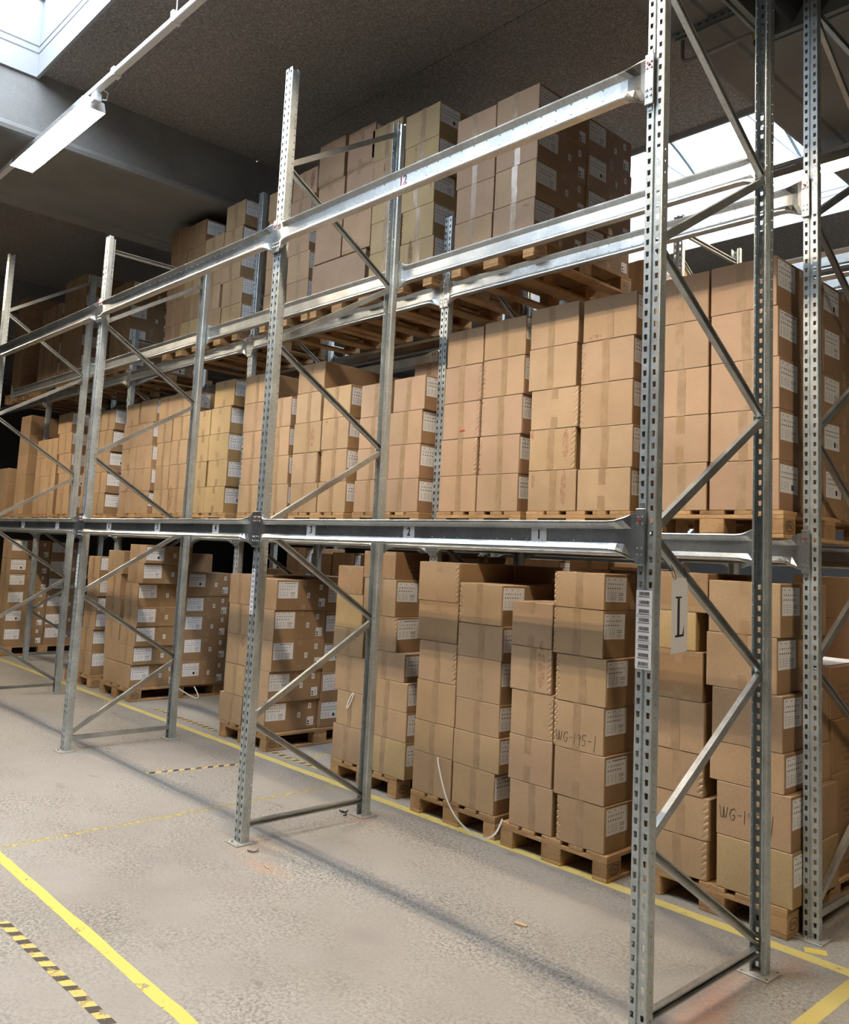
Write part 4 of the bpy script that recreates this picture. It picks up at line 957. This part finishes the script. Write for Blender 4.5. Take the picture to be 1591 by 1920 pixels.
tag(link('wood_chip', k.mesh('wood_chip', M['chip']), None, (-2.40, -.075, 0), (0, 0, -.15)), 'thin pale splinter on the floor right of the second front upright', 'wood chip')
def clip(loc, rot, label, m):
    k = MB().tube([(-.04, 0, .006), (-.03, -.012, .006), (-.01, -.016, .008), (.012, -.012, .006), (.03, .006, .012), (.022, .02, .016)], .0045, 6)
    tag(link('broken_clip', k.mesh('broken_clip', M[m]), None, loc, (0, 0, rot)), label, 'debris')
clip((-2.655, .0, 0), .4, 'bent brown scrap on the floor by the second front upright foot', 'pipe')
clip((-2.97, .93, 0), 0, 'dark curled scrap on the floor left of the second rear upright foot', 'black')
clip((-2.93, .90, 0), 2.4, 'dark curled scrap touching the second rear upright base plate', 'black')
k = MB().box(-.05, .05, -.03, .03, 0, .0015)
tag(link('tape_scrap', k.mesh('tape_scrap', M['ytape']), None, (.03, 1.44, 0), (0, 0, .5)), 'torn yellow tape scrap beside the loaded rack foot at the right', 'floor marking')
# hanging sign with the letter L
az = math.radians(103 + 0)
sg = tag(link('hanging_sign', MB().box(-.105, .105, -.0006, 0, -.30, 0).mesh('hanging_sign', M['paper']), None, (-.008, .205, 1.757), (0, 0, az)), 'white paper sign with a black L hanging from the brace', 'sign')
cu = bpy.data.curves.new('L', 'CURVE'); cu.dimensions = '2D'; cu.fill_mode = 'BOTH'; cu.extrude = .0003; bpy.data.curves.remove(cu)
k = MB()                       # serif capital L, 0.1 wide and 0.165 high
def qd(a, b_, c_, d): k.box(a, b_, -.0012, -.0007, c_, d)
qd(-.03, .0, -.23, -.075); qd(-.055, .025, -.082, -.075); qd(-.055, .05, -.237, -.228)
k.add([(.012, -.0012, -.232), (.058, -.0012, -.237), (.06, -.0012, -.19), (.052, -.0012, -.205), (.04, -.0012, -.225)], [(0, 1, 2, 3, 4)])
link('letter', k.mesh('letter', M['ink']), sg)
for s in (-.085, .075):
    k = MB().tube([(s + .014 * math.cos(a * PI / 6), .012 * math.sin(a * PI / 5), .012 + .028 * math.sin(a * PI / 6) + .01) for a in range(13)], .0016, 5)
    link('cable_tie', k.mesh('cable_tie', M['black']), sg)

# ---------------- lamps on their trunking
def strip_light(x, y, z, label, group):
    t = thing('strip_light', label, 'lamp', (x, y, z), group)
    k = MB(); L = .83
    pr = [(-.106, 0), (-.088, .075), (-.03, .088), (.03, .088), (.088, .075), (.106, 0)]
    k.loft([[(s, p[0], p[1]) for p in pr + [(.1035, 0), (.085, .072), (.018, .072), (.0015, 0), (-.0015, 0), (-.018, .072), (-.085, .072), (-.1035, 0)]] for s in (-L, L)], cap=False); link('housing', k.mesh('housing', M['reflector']), t)
    for s in (-1, 1):
        k = MB(); xx = s * L
        k.loft([[(xx - .006, p[0], p[1]) for p in pr], [(xx + .006, p[0], p[1]) for p in pr]]); link('end_cap', k.mesh('end_cap', M['white']), t)
        link('tube', MB().tube([(-L + .03, s * .0525, .046), (L - .03, s * .0525, .046)], .016, 10).mesh('tube', M['tube'], True), t)
    link('junction_box', MB().box(L + .02, L + .10, -.03, .03, .03, .1, .004).mesh('junction_box', M['white']), t)
    k = MB().tube([(L + .08, .03, .06), (L + .12, .06, .05), (L + .16, .05, .09), (L + .15, .02, .108)], .005, 6)
    link('cable', k.mesh('cable', M['white']), t)
    for s in (-.5, .5): link('hanger_bracket', MB().box(s - .015, s + .015, -.03, .03, .0885, .115, .002).mesh('hanger_bracket', M['white']), t)
    return t
LY, LZ = -.52, 5.25
for i, x in enumerate((-5.71, -1.1, 3.5, -10.3)):
    strip_light(x, LY, LZ, ('bright strip light hanging at the upper left of the aisle', 'strip light over the aisle above the nearest bay', 'strip light over the aisle right of the camera', 'strip light over the aisle beyond the left edge', 'farthest strip light along the aisle')[i], 'strip lights over the front aisle')
k = MB().box(-17, 6, LY - .028, LY + .028, LZ + .116, LZ + .165, .006)
tr = tag(link('lighting_trunking', k.mesh('lighting_trunking', M['white'])), 'white trunking rail carrying the strip lights under the ceiling', 'trunking')
for x in (-15, -12.5, -7.6, -3.5, .9, 4.2):
    link('hanger_wire', MB().tube([(x, LY, LZ + .19), (x, LY, H)], .004, 6).mesh('hanger_wire', M['white']), tr)
    link('hanger_clip', MB().box(x - .02, x + .02, LY - .035, LY + .035, LZ + .11, LZ + .2, .004).mesh('hanger_clip', M['white']), tr)
link('coupling', MB().box(-4.5, -4.44, LY - .034, LY + .034, LZ + .105, LZ + .178, .004).mesh('coupling', M['white']), tr)
for i, x in enumerate((-.75,)):
    strip_light(x, 4.25, 5.25, ('strip light glowing behind the loaded rack at the right edge', 'strip light behind the loaded rack, second from right', 'strip light behind the rack right of the view', 'strip light behind the rack far left')[i], 'strip lights behind the rear rack')
k = MB().box(-17, 6, 4.222, 4.278, 5.366, 5.415, .006)
tr = tag(link('lighting_trunking', k.mesh('lighting_trunking', M['white'])), 'white trunking rail behind the loaded racks', 'trunking')
for x in (-12, -8, -3.4, .9): link('hanger_wire', MB().tube([(x, 4.25, 5.41), (x, 4.25, H)], .004, 6).mesh('hanger_wire', M['white']), tr)
# ---------------- heater, rail and pipe under the beam at the upper right
ht = thing('unit_heater', 'grey-green air heater with dark louvers hung at the upper right ceiling', 'heater', (.5, 1.35, 5.1))
k = MB()
for a in ((-.96, .96, .58, .62), (-.96, .96, -.62, -.58), (-.96, -.92, -.58, .58), (.92, .96, -.58, .58)): k.box(a[0], a[1], a[2], a[3], 0, .40, .003)
k.box(-.92, .92, -.58, .58, .36, .40); link('casing', k.mesh('casing', M['duct']), ht)
for i in range(10):
    x = -.82 + i * .18; k = MB()
    k.loft([[(x + .09 * (j / 5), y, .03 + .12 * (j / 5) ** 1.6 + t_) for j in range(6)] + [(x + .09 * (j / 5), y, .034 + .12 * (j / 5) ** 1.6 + t_) for j in range(5, -1, -1)] for y, t_ in ((-.58, 0), (.58, 0))])
    link('louver', k.mesh('louver', M['louver']), ht)
k = MB().box(-.98, .98, .62, .66, -.015, .03, .003).box(-.98, -.96, -.62, .66, -.015, .03, .003); link('bottom_flange', k.mesh('bottom_flange', M['duct']), ht)
for x, y in ((-.5, .4), (.5, .4), (-.5, -.4), (.5, -.4)): link('hanger_rod', MB().tube([(x, y, .4), (x, y, UB - 5.1 + .02)], .006, 6).mesh('hanger_rod', M['bolt']), ht)
k = MB(); k.box(-1.22, -.3, 2.08, 2.085, UB - .04, UB).box(-1.22, -.3, 2.12, 2.125, UB - .04, UB).box(-1.22, -.3, 2.085, 2.12, UB - .005, UB)
for i in range(16): k.box(-1.18 + i * .055, -1.155 + i * .055, 2.0785, 2.08, UB - .024, UB - .014, 0, 1)
tag(link('mounting_rail', k.mesh('mounting_rail', [M['duct'], M['black']])), 'slotted channel rail fixed under the concrete beam at the upper right', 'rail')
pp = tag(link('gas_pipe', MB().tube([(-1.2, 2.2, UB), (-1.2, 2.2, 5.40), (-1.18, 2.2, 5.37), (-1.14, 2.2, 5.36), (-.6, 2.2, 5.36), (.2, 2.2, 5.36)], .014, 8).mesh('gas_pipe', M['pipe'])), 'thin brownish pipe with a brass valve under the beam at the upper right', 'pipe')
k = MB().tube([(-.66, 2.2, 5.30), (-.66, 2.2, 5.335), (-.66, 2.2, 5.40), (-.66, 2.2, 5.43), (-.66, 2.2, 5.44)], [.016, .026, .026, .016, .04], 10)
link('valve', k.mesh('valve', M['brass']), pp)
link('valve_cap', MB().tube([(-.66, 2.2, 5.27), (-.66, 2.2, 5.30)], .018, 8).mesh('valve_cap', M['black']), pp)

# ------------------------------------------------------------------ light, camera
w = bpy.data.worlds.new('overcast_sky'); SC.world = w; w.use_nodes = True
bg = w.node_tree.nodes['Background']; bg.inputs[0].default_value = (.86, .93, 1.0, 1); bg.inputs[1].default_value = SKYS
M['tube'].node_tree.nodes['Principled BSDF'].inputs['Emission Strength'].default_value = LAMP
cam = bpy.data.cameras.new('camera'); co = bpy.data.objects.new('camera', cam); COL.objects.link(co); SC.camera = co
Fv = Vector((-.72772081, .67759875, .10621842)); Rv = Vector((.6844208, .72749252, .04819538)); Uv = Vector((.04461598, -.10777087, .99317413))
co.matrix_world = Matrix.Translation((1.82431, -2.98240, 1.79725)) @ Matrix((Rv, Uv, -Fv)).transposed().to_4x4()
cam.sensor_fit = 'HORIZONTAL' if False else 'AUTO'
cam.sensor_width = 36; cam.lens = 1606.604 / 1920 * 36       # AUTO fit: the longer side is the height
cam.shift_x = 10.548 / 1920; cam.shift_y = -90.658 / 1920
cam.clip_start = .05; cam.clip_end = 200
vs = SC.view_settings; vs.view_transform = 'Standard'; vs.look = 'None'; vs.exposure = EXPO; vs.gamma = 1; vs.use_curve_mapping = False
cy = SC.cycles; cy.use_denoising = True; cy.sample_clamp_indirect = 6; cy.max_bounces = 8; cy.diffuse_bounces = 5; cy.glossy_bounces = 4; cy.transparent_max_bounces = 12
cy.caustics_reflective = False; cy.caustics_refractive = False
